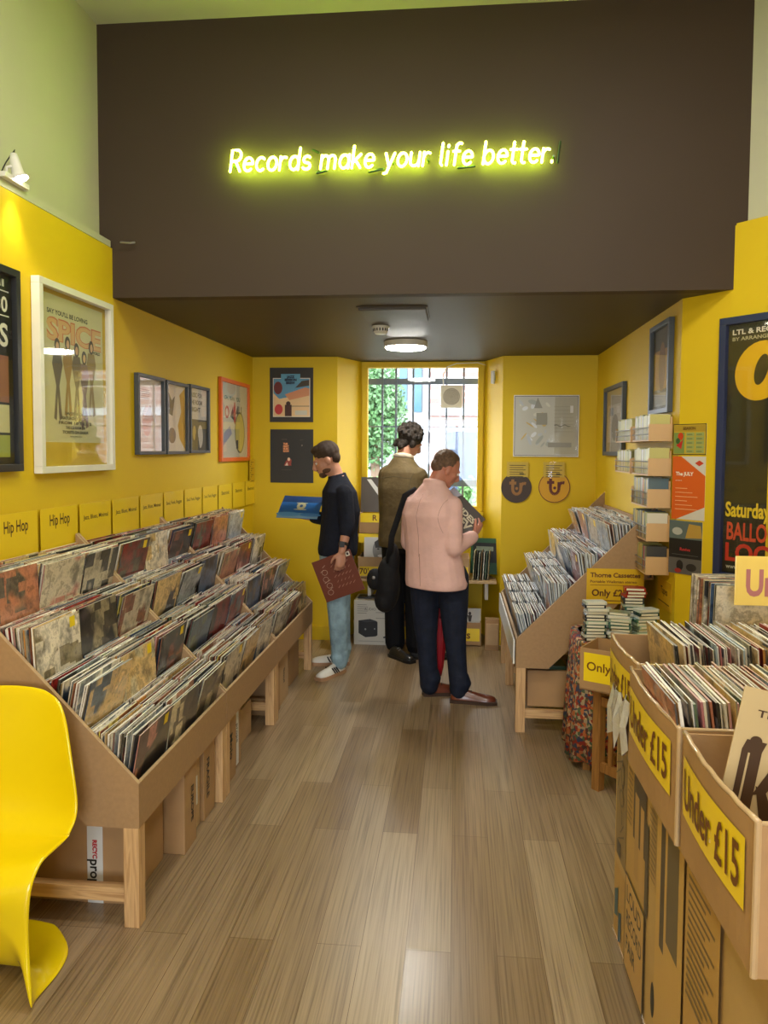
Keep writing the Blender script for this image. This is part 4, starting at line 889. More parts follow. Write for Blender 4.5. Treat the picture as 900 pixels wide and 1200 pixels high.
# light sleeve with big brown lettering leaning in the nearest box
k_ = thing('record_sleeve', 'tan record sleeve with big brown ornate KC letters in nearest box', 'record', (.50, 1.49, .915)); k_.rotation_euler = (R(-4), R(13), R(4))
MB().bev(0, .315, -.004, 0, 0, .315, .001).build('sleeve', ink(196, 172, 128, .4), k_)
A = MB(); A.y0 = -.0045; DB = ink(70, 46, 26); TN = ink(196, 172, 128, .4)
A.text('THE', .035, .262, .014, DB, 'l', .0004, 0, .055)
A.ell(.195, .12, .075, .088, DB); A.ell(.198, .12, .038, .056, ink(206, 186, 144)); A.poly([(.22, .10), (.29, .08), (.29, .16), (.22, .14)], TN)
A.poly([(.022, .03), (.02, .195), (.026, .215), (.066, .215), (.060, .195), (.062, .03)], DB); A.poly([(.058, .11), (.10, .205), (.13, .205), (.085, .12)], DB); A.poly([(.062, .13), (.085, .12), (.14, .02), (.10, .015)], DB)
for (x, z, r_) in ((.044, .215, .012), (.115, .208, .012), (.044, .03, .016), (.12, .02, .014)): A.ell(x, z, r_, r_*.8, DB)
A.poly([(.034, .05), (.033, .19), (.037, .19), (.039, .05)], TN); A.ell(.245, .12, .07, .078, TN, 0) if False else None
for i in range(9): A.poly([(.04+.03*i, .012), (.05+.03*i, .03), (.055+.03*i, .012)], DB)
A.build('print', None, k_)
tag(MB().bev(1.02, 1.45, 2.64, 3.02, 0, .90, .004).build('carton_stack', CARD), 'tall brown carton behind the counter under the upright row of sleeves', 'box')
for i in range(11):
    c = random.choice([(190, 184, 168), (150, 140, 120), (210, 205, 190), (120, 108, 96), (60, 56, 52)])
    SLEEVES.append(dict(loc=Vector((1.055+random.uniform(-.006, .006), 2.70+.026*i, .905)), rot=Matrix.Rotation(R(90), 4, 'Z') @ Matrix.Rotation(R(-4), 4, 'Y'), col=s2l(*c), th=.006, lab='pale record sleeve in upright row behind the yellow Under sign', grp='sleeves in upright row behind the yellow Under sign', front=True, st=False, sgn=1))
sgn_ = thing('price_sign', 'glossy yellow plastic-sleeved Under £15 sign standing up at right edge', 'sign', (.925, 2.58, 1.17))
MB().bev(0, .42, -.004, 0, 0, .165, .002).build('card', M('pale_yellow_card', (.85, .62, .16), .25, coat=.6), sgn_)
A = MB(); A.y0 = -.0045; A.text('Under £15', .035, .035, .085, ink(176, 110, 110), 'l', .004, 0, .37); A.build('lettering', None, sgn_)

# slatted oak stand with the Only box
SA = R(-50); st = thing('slatted_stand', 'varnished oak stand with vertical slats below the Only box', 'stand', (.685, 3.74, 0), SA)
for x in (0, .40):
    for y in (0, .26): MB().bev(x, x+.045, y, y+.045, 0, .50, .004).build('leg', OAK, st)
for z in (.10, .43):
    MB().bev(.045, .40, .008, .035, z, z+.045, .003).build('rail', OAK, st)
    MB().bev(.008, .035, .045, .26, z, z+.045, .003).build('rail', OAK, st)
for i in range(5): MB().bev(.085+i*.065, .11+i*.065, .014, .028, .145, .43, .002).build('slat', OAK, st)
MB().bev(-.01, .455, -.01, .315, .50, .518, .004).build('top', OAK, st)
ob = carton(0, .30, 0, .24, 0, .205, 'open cardboard box with yellow Only label on the slatted stand', [], CARD, True); ob.location = (.80, 3.72, .519); ob.rotation_euler = (0, 0, R(-30))
A = MB(); A.y0 = -.1206; A.rect(-.13, .045, .03, .185, YCARD); A.text('Only', -.115, .10, .042, LABL, 'l', .001); A.build('label', None, ob)
for i in range(6):
    o = MB().bev(-.11+.034*i, -.08+.034*i, -.10, .01, .01, .12, .001).build('cassette', ink(*random.choice(CASC), .25)); o.location = (.80, 3.72, .52); o.rotation_euler = (0, 0, R(-30)); tag(o, 'cassette standing inside the Only box', 'cassette', 'cassettes in the Only box')

# floral-cloth table with cassette stacks
def floral():
    m, t, b_ = newmat('floral_cloth'); L = t.links.new; tc = nd(t, 'ShaderNodeTexCoord'); v = nd(t, 'ShaderNodeTexVoronoi', i_Scale=62.0); L(tc.outputs['Object'], v.inputs[0])
    r_ = ramp(t, [(0, s2l(150, 50, 34)), (.2, s2l(190, 110, 60)), (.35, s2l(60, 66, 90)), (.5, s2l(170, 150, 120)), (.65, s2l(96, 60, 50)), (.8, s2l(84, 100, 70)), (.92, s2l(206, 170, 130))], 'CONSTANT')
    sp = nd(t, 'ShaderNodeSeparateColor'); L(v.outputs['Color'], sp.inputs[0]); L(sp.outputs[0], r_.inputs[0]); L(r_.outputs[0], b_.inputs['Base Color']); b_.inputs['Roughness'].default_value = .85; return m
tb = thing('side_table', 'small wooden table hidden under the floral cloth by the right bin', 'table', (.92, 4.14, 0))
MB().bev(-.26, .2, -.2, .2, .655, .68, .004).build('tabletop', OAK, tb)
for x in (-.22, .16):
    for y in (-.16, .16): MB().bev(x-.02, x+.02, y-.02, y+.02, 0, .655, .003).build('leg', OAK, tb)
def drape(cx, cy, hx, hy, z, zb_, name):
    n = 96; rows = []
    for zz_, k in ((z, .86), (z, 1.0), (z-.02, 1.02), (z-.15, 1.04), (z-.35, 1.07), (zb_, 1.10)):
        r_ = []
        for i in range(n):
            a = 2*math.pi*i/n; c, s_ = math.cos(a), math.sin(a); q = (abs(c)**5+abs(s_)**5)**(-.2)
            w = (.012*math.sin(a*14)+.008*math.sin(a*23+1))*max(0, (z-zz_)/(z-zb_))
            r_.append((cx+(hx*k+w)*c*q, cy+(hy*k+w)*s_*q, zz_+(.015*math.sin(a*5) if zz_ == zb_ else 0)))
        rows.append(r_)
    b = MB(); b.rings(rows, cap=False); b.f.append(tuple(range(n))); b.m.append(0)
    o = b.build(name, floral(), smooth=True); s_ = o.modifiers.new('s', 'SOLIDIFY'); s_.thickness = .002; return o
tag(drape(.90, 4.14, .25, .22, .684, .04, 'tablecloth'), 'multicoloured floral cloth draped over small table beside the right bin', 'tablecloth')
CSC = [(190, 196, 190), (60, 100, 90), (90, 96, 70), (40, 44, 48), (170, 190, 170), (110, 120, 100), (30, 60, 60), (200, 204, 200), (120, 110, 60)]
def cas_stack(x, y, n, rz, where, pal):
    for i in range(n):
        o = MB().bev(-.055, .055, -.035, .035, 0, .0165, .0015).build('cassette', ink(*random.choice(pal if i < n-3 or pal is CSC else [(150, 40, 30), (120, 30, 24)]), .2))
        place(o, (x+random.uniform(-.008, .008), y+random.uniform(-.006, .006), .688+.0172*i), (0, 0, R(rz+random.uniform(-7, 7))))
        MB().box(-.045, .045, -.0358, -.035, .003, .0135).build('spine_label', ink(215, 212, 195), o)
        tag(o, 'cassette lying in the '+where, 'cassette', 'cassettes in the '+where)
cas_stack(.735, 4.0, 12, 5, 'tall stack at the left edge of the floral table', CSC)
cas_stack(.86, 3.99, 9, -12, 'second stack from the left on the floral table', CSC)
cas_stack(.99, 4.00, 10, 14, 'third stack from the left on the floral table', CSC)
cas_stack(.96, 4.14, 15, 3, 'stack topped with red cases on the floral table', CSC+[(30, 30, 30)])
cas_stack(.80, 4.16, 8, -4, 'rear left stack on the floral table', CSC)
ts = poster('yellow Thorne Cassettes sign on the side of the right bin', (.765, 4.452, .79), 0, .325, .205, lambda A, w, h: [A.text('Thorne Cassettes', .02, h-.05, .026, ink(96, 52, 12), 'l', .0012, 0, w-.04), A.text('Portable Walkman stereo', .02, h-.083, .015, ink(120, 76, 16), 'l', .0005, 0, w-.06), A.rect(.02, h-.098, w-.03, h-.095, ink(120, 76, 16)), A.text('Only £25', .03, .045, .038, ink(96, 52, 12), 'l', .0015, 0, w*.62), A.rect(.02, .015, w-.09, .02, ink(120, 76, 16))], name='price_sign', cat='sign', paper=(216, 172, 14))

# ------------------------------------------------------------------ shelves under the window
SHW = wood('raw_plywood', (.42, .27, .13), (.55, .38, .20), (2, 30, 30))
sh = thing('wall_shelf', 'lower plywood shelf under the back window carrying boxes of LPs', 'shelf', (-.25, 6.6, .545))
MB().bev(-.60, .60, -.22, .24, 0, .022, .003).build('board', SHW, sh)
for x in (-.5, .52): MB().bev(x-.015, x+.015, -.1, .24, -.16, 0, .003).build('bracket', METW, sh)
sh2 = thing('wall_shelf', 'upper narrow shelf under the window behind the man in olive', 'shelf', (-.52, 6.66, .915))
MB().bev(-.34, .30, -.12, .18, 0, .02, .003).build('board', SHW, sh2); MB().bev(-.3, .26, -.1, .17, -.08, 0, .003).build('cleat', YEL, sh2)
def labelled(x0, x1, y0, y1, z0, z1, txt, label, lz=(.15, .6), mat=CARD):
    t = carton(x0, x1, y0, y1, z0, z1, label, [], mat, True); w = (x1-x0)/2; h = z1-z0; A = MB(); A.y0 = -(y1-y0)/2-.001
    A.rect(-w*.92, h*lz[0], w*.92, h*lz[1], YCARD); hh = h*(lz[1]-lz[0])*.6
    A.text(txt, 0, h*lz[0]+hh*.35, hh, LABL, 'c', hh*.03); A.build('label', None, t); return t
labelled(-.84, -.46, 6.42, 6.75, .568, .75, "70's & O.S.T", 'cardboard LP box labelled and O.S.T on the lower shelf', (.1, .55), CARDL)
labelled(-.14, .12, 6.42, 6.75, .568, .755, 'Ska', 'cardboard LP box with short yellow label at right of lower shelf', (.15, .6), CARDL)
labelled(-.43, -.17, 6.42, 6.75, .568, .75, 'Folk', 'cardboard LP box in the middle of the lower shelf', (.15, .6))
labelled(-.85, -.57, 6.56, 6.82, .937, 1.12, 'R', 'cardboard box with yellow label on the upper shelf', (.55, 1.0))
A = MB().bev(-.85, -.57, 6.535, 6.54, .86, .94, .001).build('shelf_card', YCARD); tag(A, 'long yellow card reading O.a hanging on the upper shelf front', 'sign')
q = MB(); q.y0 = 6.534; q.text('O.a', -.62, .875, .03, LABL, 'r', .001); q.build('lettering', None, A)
def lp(label, loc, rot, art, paper, th=.004, w=.312, name='record_sleeve'):
    t = thing(name, label, 'record', loc); t.rotation_euler = rot; MB().bev(0, w, -th, 0, 0, w, .001).build('sleeve', ink(*paper, .35), t); A = MB(); A.y0 = -th-.0004; art(A, w, w)
    if A.v: A.build('print', None, t)
    return t
lp('grey sleeve with a white diagonal ribbon on the upper shelf', (-.845, 6.62, 1.125), (R(-8), 0, 0), lambda A, w, h: [A.poly([(.05, h-.02), (.09, h-.02), (.24, .1), (.22, .06)], ink(220, 220, 220)), A.poly([(.2, .08), (.28, .1), (.27, .05)], ink(210, 210, 210)), A.rect(.2, h-.06, .29, h-.03, ink(110, 80, 70))], (84, 76, 70))
lp('white sleeve with a smiling grey face in the O.S.T box', (-.80, 6.50, .60), (R(-6), 0, 0), lambda A, w, h: [A.ell(.15, .2, .075, .10, ink(150, 150, 148)), A.ell(.15, .15, .03, .012, ink(240, 240, 240)), A.poly([(.09, .27), (.15, .31), (.22, .27), (.2, .22), (.1, .22)], ink(60, 60, 60)), A.ell(.125, .21, .01, .006, ink(30, 30, 30)), A.ell(.178, .21, .01, .006, ink(30, 30, 30)), A.poly([(.02, .0), (.1, .1), (.15, .07), (.2, .1), (.29, 0)], ink(110, 110, 110))], (214, 214, 210))
lp('green sleeve beside the smiling face sleeve', (-.56, 6.55, .60), (R(-6), 0, 0), lambda A, w, h: [A.ell(.1, .22, .06, .05, ink(120, 150, 90))], (70, 110, 60))
lp('black and green sleeve standing at right end of lower shelf', (.13, 6.60, .60), (R(-5), 0, R(-12)), lambda A, w, h: [A.rect(.02, .1, w-.02, h-.04, ink(20, 24, 22)), A.rect(.05, .2, .2, .24, ink(120, 130, 110))], (40, 84, 56))
for i in range(7):
    o = MB().bev(-.003, .003, 0, .28, 0, .25-.01*(i % 3), .001).build('record_sleeve', ink(*[(200, 190, 150), (60, 56, 40), (180, 186, 170), (120, 90, 50), (210, 206, 190), (80, 100, 80), (150, 140, 110)][i])); place(o, (.15+.021*i, 6.43, .568), (0, R(3), R(-6)))
    tag(o, 'small sleeve spine in the row at right end of lower shelf', 'record', 'spines at the right end of the lower shelf')
sb = thing('speaker_carton', 'white carton printed with a black speaker cube on floor under shelf', 'box', (-.705, 6.35, 0))
MB().bev(-.16, .15, 0, .3, 0, .385, .004).build('body', ink(206, 202, 192), sb)
A = MB(); A.y0 = -.001; A.poly([(-.12, .21), (-.12, .10), (-.06, .065), (.03, .075), (.045, .085), (.045, .20), (-.02, .225)], ink(24, 26, 32)); A.poly([(-.12, .21), (-.06, .195), (.045, .205), (-.02, .225)], ink(50, 52, 58)); A.ell(-.06, .135, .008, .008, ink(150, 150, 150)); A.ell(.02, .14, .006, .006, ink(150, 150, 150))
A.poly([(.09, .07), (.14, .09), (.14, .075), (.1, .06)], ink(40, 42, 60))
for k in range(5): A.rect(-.13, .345-k*.018, -.05+.01*(k % 2), .349-k*.018, ink(120, 118, 112))
for k in range(3): A.rect(.03, .33-k*.05, .11, .335-k*.05, ink(140, 136, 130))
A.rect(-.12, .03, .10, .034, ink(140, 136, 130)); A.text('AUDIO', -.02, .30, .022, ink(110, 108, 100), 'c'); A.build('print', None, sb)
tag(MB().bev(-.84, -.6, 6.42, 6.55, .388, .40, .003).build('record_deck', BLKP), 'flat black case lying on top of the white speaker carton', 'case')
labelled(-.08, .225, 6.42, 6.75, 0, .20, "LPs", 'cardboard box labelled LPs on the floor at right', (.2, .75))
lp('white sleeve with small dark figure standing in the LPs box', (-.06, 6.5, .02), (R(-5), 0, 0), lambda A, w, h: [A.ell(.19, .24, .012, .015, ink(60, 50, 46)), A.poly([(.17, .225), (.21, .225), (.2, .17), (.18, .17)], ink(60, 50, 46)), A.rect(.02, .27, .14, .30, ink(150, 146, 140))], (206, 204, 196), w=.285)
labelled(-.45, -.12, 6.42, 6.75, 0, .20, 'LPs', 'cardboard box of LPs on the floor behind the red umbrella', (.2, .75))
carton(.255, .37, 6.28, 6.34, 0, .27, 'flattened cardboard piece leaning at right beside the LPs box', [lambda t, w, d, h: MB().bev(-.05, .05, -d-.012, -d, .05, .23, .003).build('flap', CARDL, t)], CARD)
for k, (x, c, h_) in enumerate(((-.98, (214, 170, 30), .34), (-.95, (150, 100, 60), .30), (-.90, (120, 110, 110), .30), (-.885, (170, 170, 168), .28))):
    o = MB().bev(-.004, .004, 0, .30, 0, h_, .001).build('record_sleeve', ink(*c)); place(o, (x, 6.12, 0), (0, R(-9), R(8))); tag(o, ['yellow', 'brown', 'grey', 'pale grey'][k]+' sleeve leaning on the floor left of the speaker carton', 'record')

# ------------------------------------------------------------------ build the sleeves
EYEP = Vector((0, 0, EYE))
def score(s_):
    d = (s_['loc']-EYEP).length; return (2.6 if s_['front'] else 1.0)/d
SLEEVES.sort(key=score, reverse=True)
_cache = {}
def sleeve_mesh(th, mats):
    key = (th, mats[0].name)
    if key not in _cache:
        b = MB(); h = .312; vs = [(x, y, z) for x in (-th/2, th/2) for y in (-h/2, h/2) for z in (0, h)]
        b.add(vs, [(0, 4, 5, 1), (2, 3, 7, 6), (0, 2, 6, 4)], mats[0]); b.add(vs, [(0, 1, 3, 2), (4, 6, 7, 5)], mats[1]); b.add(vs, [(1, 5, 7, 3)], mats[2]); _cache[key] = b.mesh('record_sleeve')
    return _cache[key]
STK = M('price_sticker_yellow', (.85, .62, .01), .4, var=.01)
for s_ in SLEEVES[:300]:
    o = bpy.data.objects.new('record_sleeve', sleeve_mesh(s_['th'], SLE)); COL.objects.link(o); o.matrix_world = Matrix.Translation(s_['loc']) @ s_['rot']; o.color = (*s_['col'], 1)
    tag(o, s_['lab'], 'record')
    if not s_['front']: o['group'] = 'sleeves '+s_['lab'].split('sleeve ', 1)[1]
    elif s_['grp']: o['group'] = s_['grp']
    if s_['st']:
        x = s_['sgn']*(s_['th']/2+.0006); y = .10*s_['sgn']
        MB().add([(x, y-.02, .262), (x, y+.02, .262), (x, y+.02, .302), (x, y-.02, .302)], [(0, 1, 2, 3)]).build('price_sticker', STK, o)
rest = SLEEVES[300:]; b = MB(); cols = []
h = .312
for s_ in rest:
    th = s_['th']; Mx = Matrix.Translation(s_['loc']) @ s_['rot']; vs = [Mx @ Vector((x, y, z)) for x in (-th/2, th/2) for y in (-h/2, h/2) for z in (0, h)]
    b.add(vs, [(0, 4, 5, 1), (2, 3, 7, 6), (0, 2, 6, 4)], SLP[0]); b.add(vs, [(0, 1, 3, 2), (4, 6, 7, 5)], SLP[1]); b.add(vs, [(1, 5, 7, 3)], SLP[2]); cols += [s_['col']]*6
o = b.build('record_sleeves', None); at_ = o.data.attributes.new('sleeve_colour', 'FLOAT_COLOR', 'FACE')
at_.data.foreach_set('color', [c for q in cols for c in (*q, 1)])
tag(o, 'many more record sleeves packed in the middle, far and right-hand bins', 'records', kind='stuff')

# ------------------------------------------------------------------ people
def frame_of(fwd, tilt=0, side=0):
    """3x3 basis: local x right, y forward, z up, with the head nodding down by tilt and leaning by side"""
    f = Vector(fwd).normalized(); f.z = 0; f.normalize(); r_ = f.cross(Vector((0, 0, 1))).normalized()
    m = Matrix((r_, f, Vector((0, 0, 1)))).transposed(); return m @ Matrix.Rotation(-tilt, 3, 'X') @ Matrix.Rotation(side, 3, 'Y')
def M4(m3, loc): m = m3.to_4x4(); m.translation = Vector(loc); return m
def head_into(b, Mh, s=1.0):
    S = Mh @ Matrix.Scale(s, 4)
    for c, r_ in (((0, -.015, .030), (.076, .097, .092)), ((0, .035, -.025), (.062, .062, .088)), ((0, .010, -.045), (.064, .070, .055)), ((0, .066, -.092), (.032, .030, .026)), ((0, .02, -.082), (.052, .065, .032)), ((0, .082, .024), (.046, .018, .012)), ((0, .090, -.058), (.022, .012, .006)), ((0, .088, -.070), (.019, .012, .007)), ((.043, .058, -.022), (.02, .025, .022)), ((-.043, .058, -.022), (.02, .025, .022))):
        b.ball(c, r_, M_=S)
    for sx in (-1, 1): b.ball((sx*.077, -.006, -.012), (.011, .020, .033), M_=S @ Matrix.Translation((0, 0, 0)))
    b.tube([S @ Vector(p) for p in ((0, .088, .018), (0, .104, -.006), (0, .115, -.028), (0, .108, -.038))], [.009*s, .011*s, .015*s, .013*s], 10, round_=True)
def eyes(Mh, parent, org, iris=(60, 50, 40)):
    for sx in (-1, 1):
        c = Mh @ Vector((sx*.031, .0805, .004)); MB().ball(c-org, .0100, ink(225, 220, 212, .2)).build('eye', None, parent, smooth=True)
        MB().ball(Mh @ Vector((sx*.031, .0870, .0025))-org, .0052, ink(*iris, .2)).build('iris', None, parent, smooth=True)
def hand_into(b, wrist, d, palm, thumb, curl=.5, s=1.0, spread=.1):
    """wrist, finger direction, palm normal, side the thumb leaves on; fingers curl toward the palm normal"""
    d = Vector(d).normalized(); n = Vector(palm); n = (n-d*n.dot(d)).normalized(); t = Vector(thumb); t = (t-d*t.dot(d)-n*t.dot(n)).normalized(); w = Vector(wrist)
    P = [w-d*.02, w+d*.02, w+d*.055, w+d*.088]
    b.tube(P, [.024*s, .030*s, .038*s, .036*s], 12, flat=(n, .42), round_=True)
    for i, (off, ln) in enumerate(((.028, .072), (.0095, .080), (-.0095, .075), (-.027, .058))):
        p = w+d*.080*s+t*off*s; q = [p-d*.02, p]; dd = (d+t*(off*spread*8)).normalized()
        for k in range(3):
            a = curl*(.5+.55*k); dd2 = (dd*math.cos(a)+n*math.sin(a)).normalized(); q.append(q[-1]+dd2*ln*s*(.42, .33, .25)[k])
        b.tube(q, [.0095*s, .0095*s, .009*s, .0082*s, .0072*s], 8, round_=True)
    p = w+d*.025*s+t*.022*s; q = [p, p+(t*.8+d*.6+n*.2).normalized()*.034*s, p+(t*.8+d*.6+n*.2).normalized()*.034*s+(d*.9+t*.35+n*.35).normalized()*.032*s]
    q.append(q[-1]+(d*.9+t*.05+n*.5).normalized()*.024*s); b.tube(q, [.014*s, .0115*s, .010*s, .0085*s], 8, round_=True)
def torso_into(b, rings, rvec, grow=0, n=24):
    """rings: (centre, half width, half depth, forward vector)"""
    out = []
    for c, hw, hd, f in rings:
        c = Vector(c); r_ = Vector(rvec).normalized(); f = Vector(f).normalized(); r_ = (r_-f*r_.dot(f)).normalized(); q = []
        for k in range(n):
            a = 2*math.pi*k/n; ca, sa = math.cos(a), math.sin(a); p = 2.4; m_ = (abs(ca)**p+abs(sa)**p)**(-1/p); q.append(c+r_*(hw+grow)*m_*ca+f*(hd+grow)*m_*sa)
        out.append(q)
    b.rings(out)
def lerp(a, c, k): return Vector(a)+(Vector(c)-Vector(a))*k
def limb_into(b, pts, rad, flat=None): b.tube(pts, rad, 14, round_=True, flat=flat)
def shoe(parent, org, heel, d, L_=.285, up_mat=None, sole_mat=None, stripes=None, lace=None, hgt=.07, side=0):
    d = Vector(d); d.z = 0; d.normalize(); n = Vector((-d.y, d.x, 0)); heel = Vector(heel)-Vector(org); U, So = MB(), MB()
    prof = [(-.03, .026, .062), (.0, .036, .098), (.05, .037, .100), (.10, .038, .088), (.15, .044, .074), (.20, .049, .066), (.245, .043, .058), (.270, .028, .042)]
    k = L_/.285; rings = []; srings = []
    for x, hw, hh in prof:
        hh *= hgt/.07*.98; q = []; s2 = []
        for i in range(14):
            a = 2*math.pi*i/14; ca, sa = math.cos(a), math.sin(a); z = .022+(hh-.022)*max(0, sa)**.8 if sa > 0 else .022-.006*abs(sa)
            q.append(heel+d*x*k+n*hw*ca*(1-.35*max(0, sa))+Vector((0, 0, z)))
            s2.append(heel+d*x*k*1.02+n*(hw+.004)*ca+Vector((0, 0, .024 if sa > 0 else .0)))
        rings.append(q); srings.append(s2)
    U.rings(rings); So.rings(srings); u = U.build('shoe', up_mat, parent, smooth=True, fix=True); m_ = u.modifiers.new('s', 'SUBSURF'); m_.levels = 1; m_.render_levels = 1
    So.build('sole', sole_mat, u, fix=True)
    if stripes:
        for s_ in (-1, 1):
            for i in range(3):
                b = MB(); x = .085+.022*i
                pts = [heel+d*(x-.012)*k+n*s_*.0405+Vector((0, 0, .028)), heel+d*(x+.002)*k+n*s_*.0385+Vector((0, 0, .048)), heel+d*(x+.014)*k+n*s_*.029+Vector((0, 0, .068))]
                b.tube(pts, .0052, 6); b.build('stripe', stripes, u)
    if lace:
        for i in range(4): b = MB(); x = .085+.02*i; b.tube([heel+d*x*k+n*.02+Vector((0, 0, .084-.011*i)), heel+d*(x+.004)*k+Vector((0, 0, .093-.0115*i)), heel+d*x*k-n*.02+Vector((0, 0, .084-.011*i))], .003, 6); b.build('lace', lace, u)
    return u

DENIML = M('faded_light_denim', (.24, .36, .43), .8, var=.35, vscale=11, bump=.5, bscale=60)
DENIMD = M('dark_indigo_denim', (.010, .014, .030), .8, var=.3, vscale=15, bump=.3, bscale=50, spec=.25)
NAVYK = M('navy_knit', (.010, .012, .022), .85, var=.2, vscale=40, bump=.3, bscale=220, spec=.25)
PINK = M('pale_pink_linen', (.74, .47, .43), .8, var=.06, vscale=12, bump=.6, bscale=16, spec=.2)
OLIVE = M('olive_waxed_cotton', (.125, .088, .038), .75, var=.18, vscale=14, bump=.5, bscale=30, spec=.25)
BLKT = M('black_trousers', (.006, .006, .008), .8, bump=.2, bscale=50, spec=.2)
HAIRB = M('brown_hair', (.045, .022, .011), .6, var=.35, vscale=60, stretch=(3, 3, .6), bump=.6, bscale=200)
HAIRG = M('greying_short_hair', (.14, .080, .048), .65, var=.35, vscale=70, bump=.5, bscale=260)
HAIRD = M('dark_wavy_hair', (.020, .013, .008), .8, var=.5, vscale=30, bump=.8, bscale=110)

def arm_into(b, a, c, d, r0, r1, r2, end=1.0):
    b.tube([a, lerp(a, c, .5), c], [r0, (r0+r1)/2, r1], 14, round_=True); b.tube([c, lerp(c, d, .5*end), lerp(c, d, end)], [r1, (r1+r2)/2, r2], 14, round_=True)
def subt(b, org): b.v = [v-Vector(org) for v in b.v]; return b

# --- man in the pink jacket, seen from behind, head turned right and down over a record
org = Vector((-.10, 5.0, 0)); P = thing('person', 'man in pale pink jacket and dark jeans, back turned, reading a record sleeve', 'person', org)
fd = Vector((math.sin(R(38)), math.cos(R(38)), 0)); rv = Vector((fd.y, -fd.x, 0))
pel = Vector((-.118, 5.0, .86)); ch = Vector((-.170, 4.98, 1.20)); nk = Vector((-.150, 5.0, 1.425))
Hm = M4(frame_of((.93, .37, 0), R(30), R(6)), (-.068, 5.06, 1.555))
shL = nk-rv*.150+Vector((-.03, 0, -.105)); shR = nk+rv*.160+Vector((0, 0, -.105))
elL = shL+Vector((-.02, .06, -.28)); elR = Vector((-.015, 4.86, 1.045))
wrR = Vector((.118, 5.03, 1.105)); wrL = Vector((-.03, 5.24, 1.10))
hipL, hipR = Vector((-.205, 5.02, .84)), Vector((-.015, 4.985, .84)); knL, knR = Vector((-.195, 5.06, .45)), Vector((.0, 5.0, .45)); anL, anR = Vector((-.168, 5.06, .09)), Vector((.035, 4.97, .09))
def torso_rings(pel, ch, nk, W_=(.155, .165, .19, .175, .10, .062), D_=(.105, .10, .12, .11, .075, .058), f=fd, hang=.0):
    return [(pel+Vector((0, 0, -.06)), W_[0], D_[0], f), (lerp(pel, ch, .4), W_[1]-.012, D_[1], f), (ch, W_[2], D_[2], f), (lerp(ch, nk, .62), W_[3], D_[3], f), (lerp(ch, nk, .88), W_[4], D_[4], f), (nk+Vector((0, 0, .03)), W_[5], D_[5], f)]
def body(parent, org, Hm, pel, ch, nk, f, rv, arms, legs, hands, mat, s=1.0):
    b = MB(); torso_into(b, torso_rings(pel, ch, nk, f=f), rv)
    b.tube([nk-Vector((0, 0, .04)), lerp(nk, Hm @ Vector((0, -.02, -.05)), .6), Hm @ Vector((0, -.02, -.03))], [.062, .056, .055], 14, round_=True)
    head_into(b, Hm, s)
    for a in arms: arm_into(b, a[0], a[2], a[5], .054, .043, .026)
    for l in legs: limb_into(b, l, [.092, .080, .060, .055, .048, .038])
    for h_ in hands: hand_into(b, *h_)
    subt(b, org); return b.skin('body', mat, parent, .0055, 3)
def arm(a, c, d): return [a, lerp(a, c, .5), c, lerp(c, d, .15), lerp(c, d, .5), d]
def leg(a, c, d): return [a, lerp(a, c, .5), c, lerp(c, d, .15), lerp(c, d, .5), d]
body(P, org, Hm, pel, ch, nk, fd, rv, [arm(shL, elL, wrL), arm(shR, elR, wrR)], [leg(hipL, knL, anL), leg(hipR, knR, anR)],
     [(wrR, (.30, .35, .42), (-.8, .3, .2), (-.2, .1, .9), .7), (wrL, (.7, .1, .3), (-.1, -.6, .3), (0, 0, 1), .7)], SKINR, .97)
eyes(Hm, P, org)
# hair
b = MB(); b.ball((0, -.028, .042), (.0785, .0905, .084), M_=Hm); b.ball((0, -.062, -.005), (.064, .050, .055), M_=Hm); b.ball((0, .008, .088), (.048, .045, .032), M_=Hm); subt(b, org); b.skin('hair', HAIRG, P, .005, 2)
# jacket
b = MB(); zz_ = lambda z, dx=0, dy=0: Vector((-.118+dx, 5.0+dy, z))
torso_into(b, [(zz_(.765, -.01), .215, .160, fd), (zz_(.80, -.01), .222, .162, fd), (zz_(.98, -.03), .200, .142, fd), (zz_(1.10, -.04), .200, .138, fd), (ch+Vector((0, 0, .05)), .208, .142, fd), (lerp(ch, nk, .60), .195, .128, fd), (lerp(ch, nk, .84), .140, .098, fd), (nk+Vector((0, 0, .035)), .070, .066, fd)], rv)
for a, c, d, in ((shL, elL, wrL), (shR, elR, wrR)): arm_into(b, a, c, d, .068, .062, .046, .93)
n2 = nk+Vector((.006, .010, .036)); b.tube([n2+rv*.062*math.cos(a)+fd*.058*math.sin(a)+Vector((0, 0, -.016*math.sin(a))) for a in [2*math.pi*i/24 for i in range(25)]], .018, 10)
subt(b, org); jk = b.skin('jacket', PINK, P, .007, 5)
b = MB(); pts = [zz_(z, d_)-fd*(.139+w) for z, w, d_ in ((.79, .021, -.01), (.90, .012, -.02), (1.0, .003, -.03))]; b.tube(pts, .003, 6); subt(b, org); b.build('vent_seam', M('pink_seam', (.42, .24, .2), .8), jk)
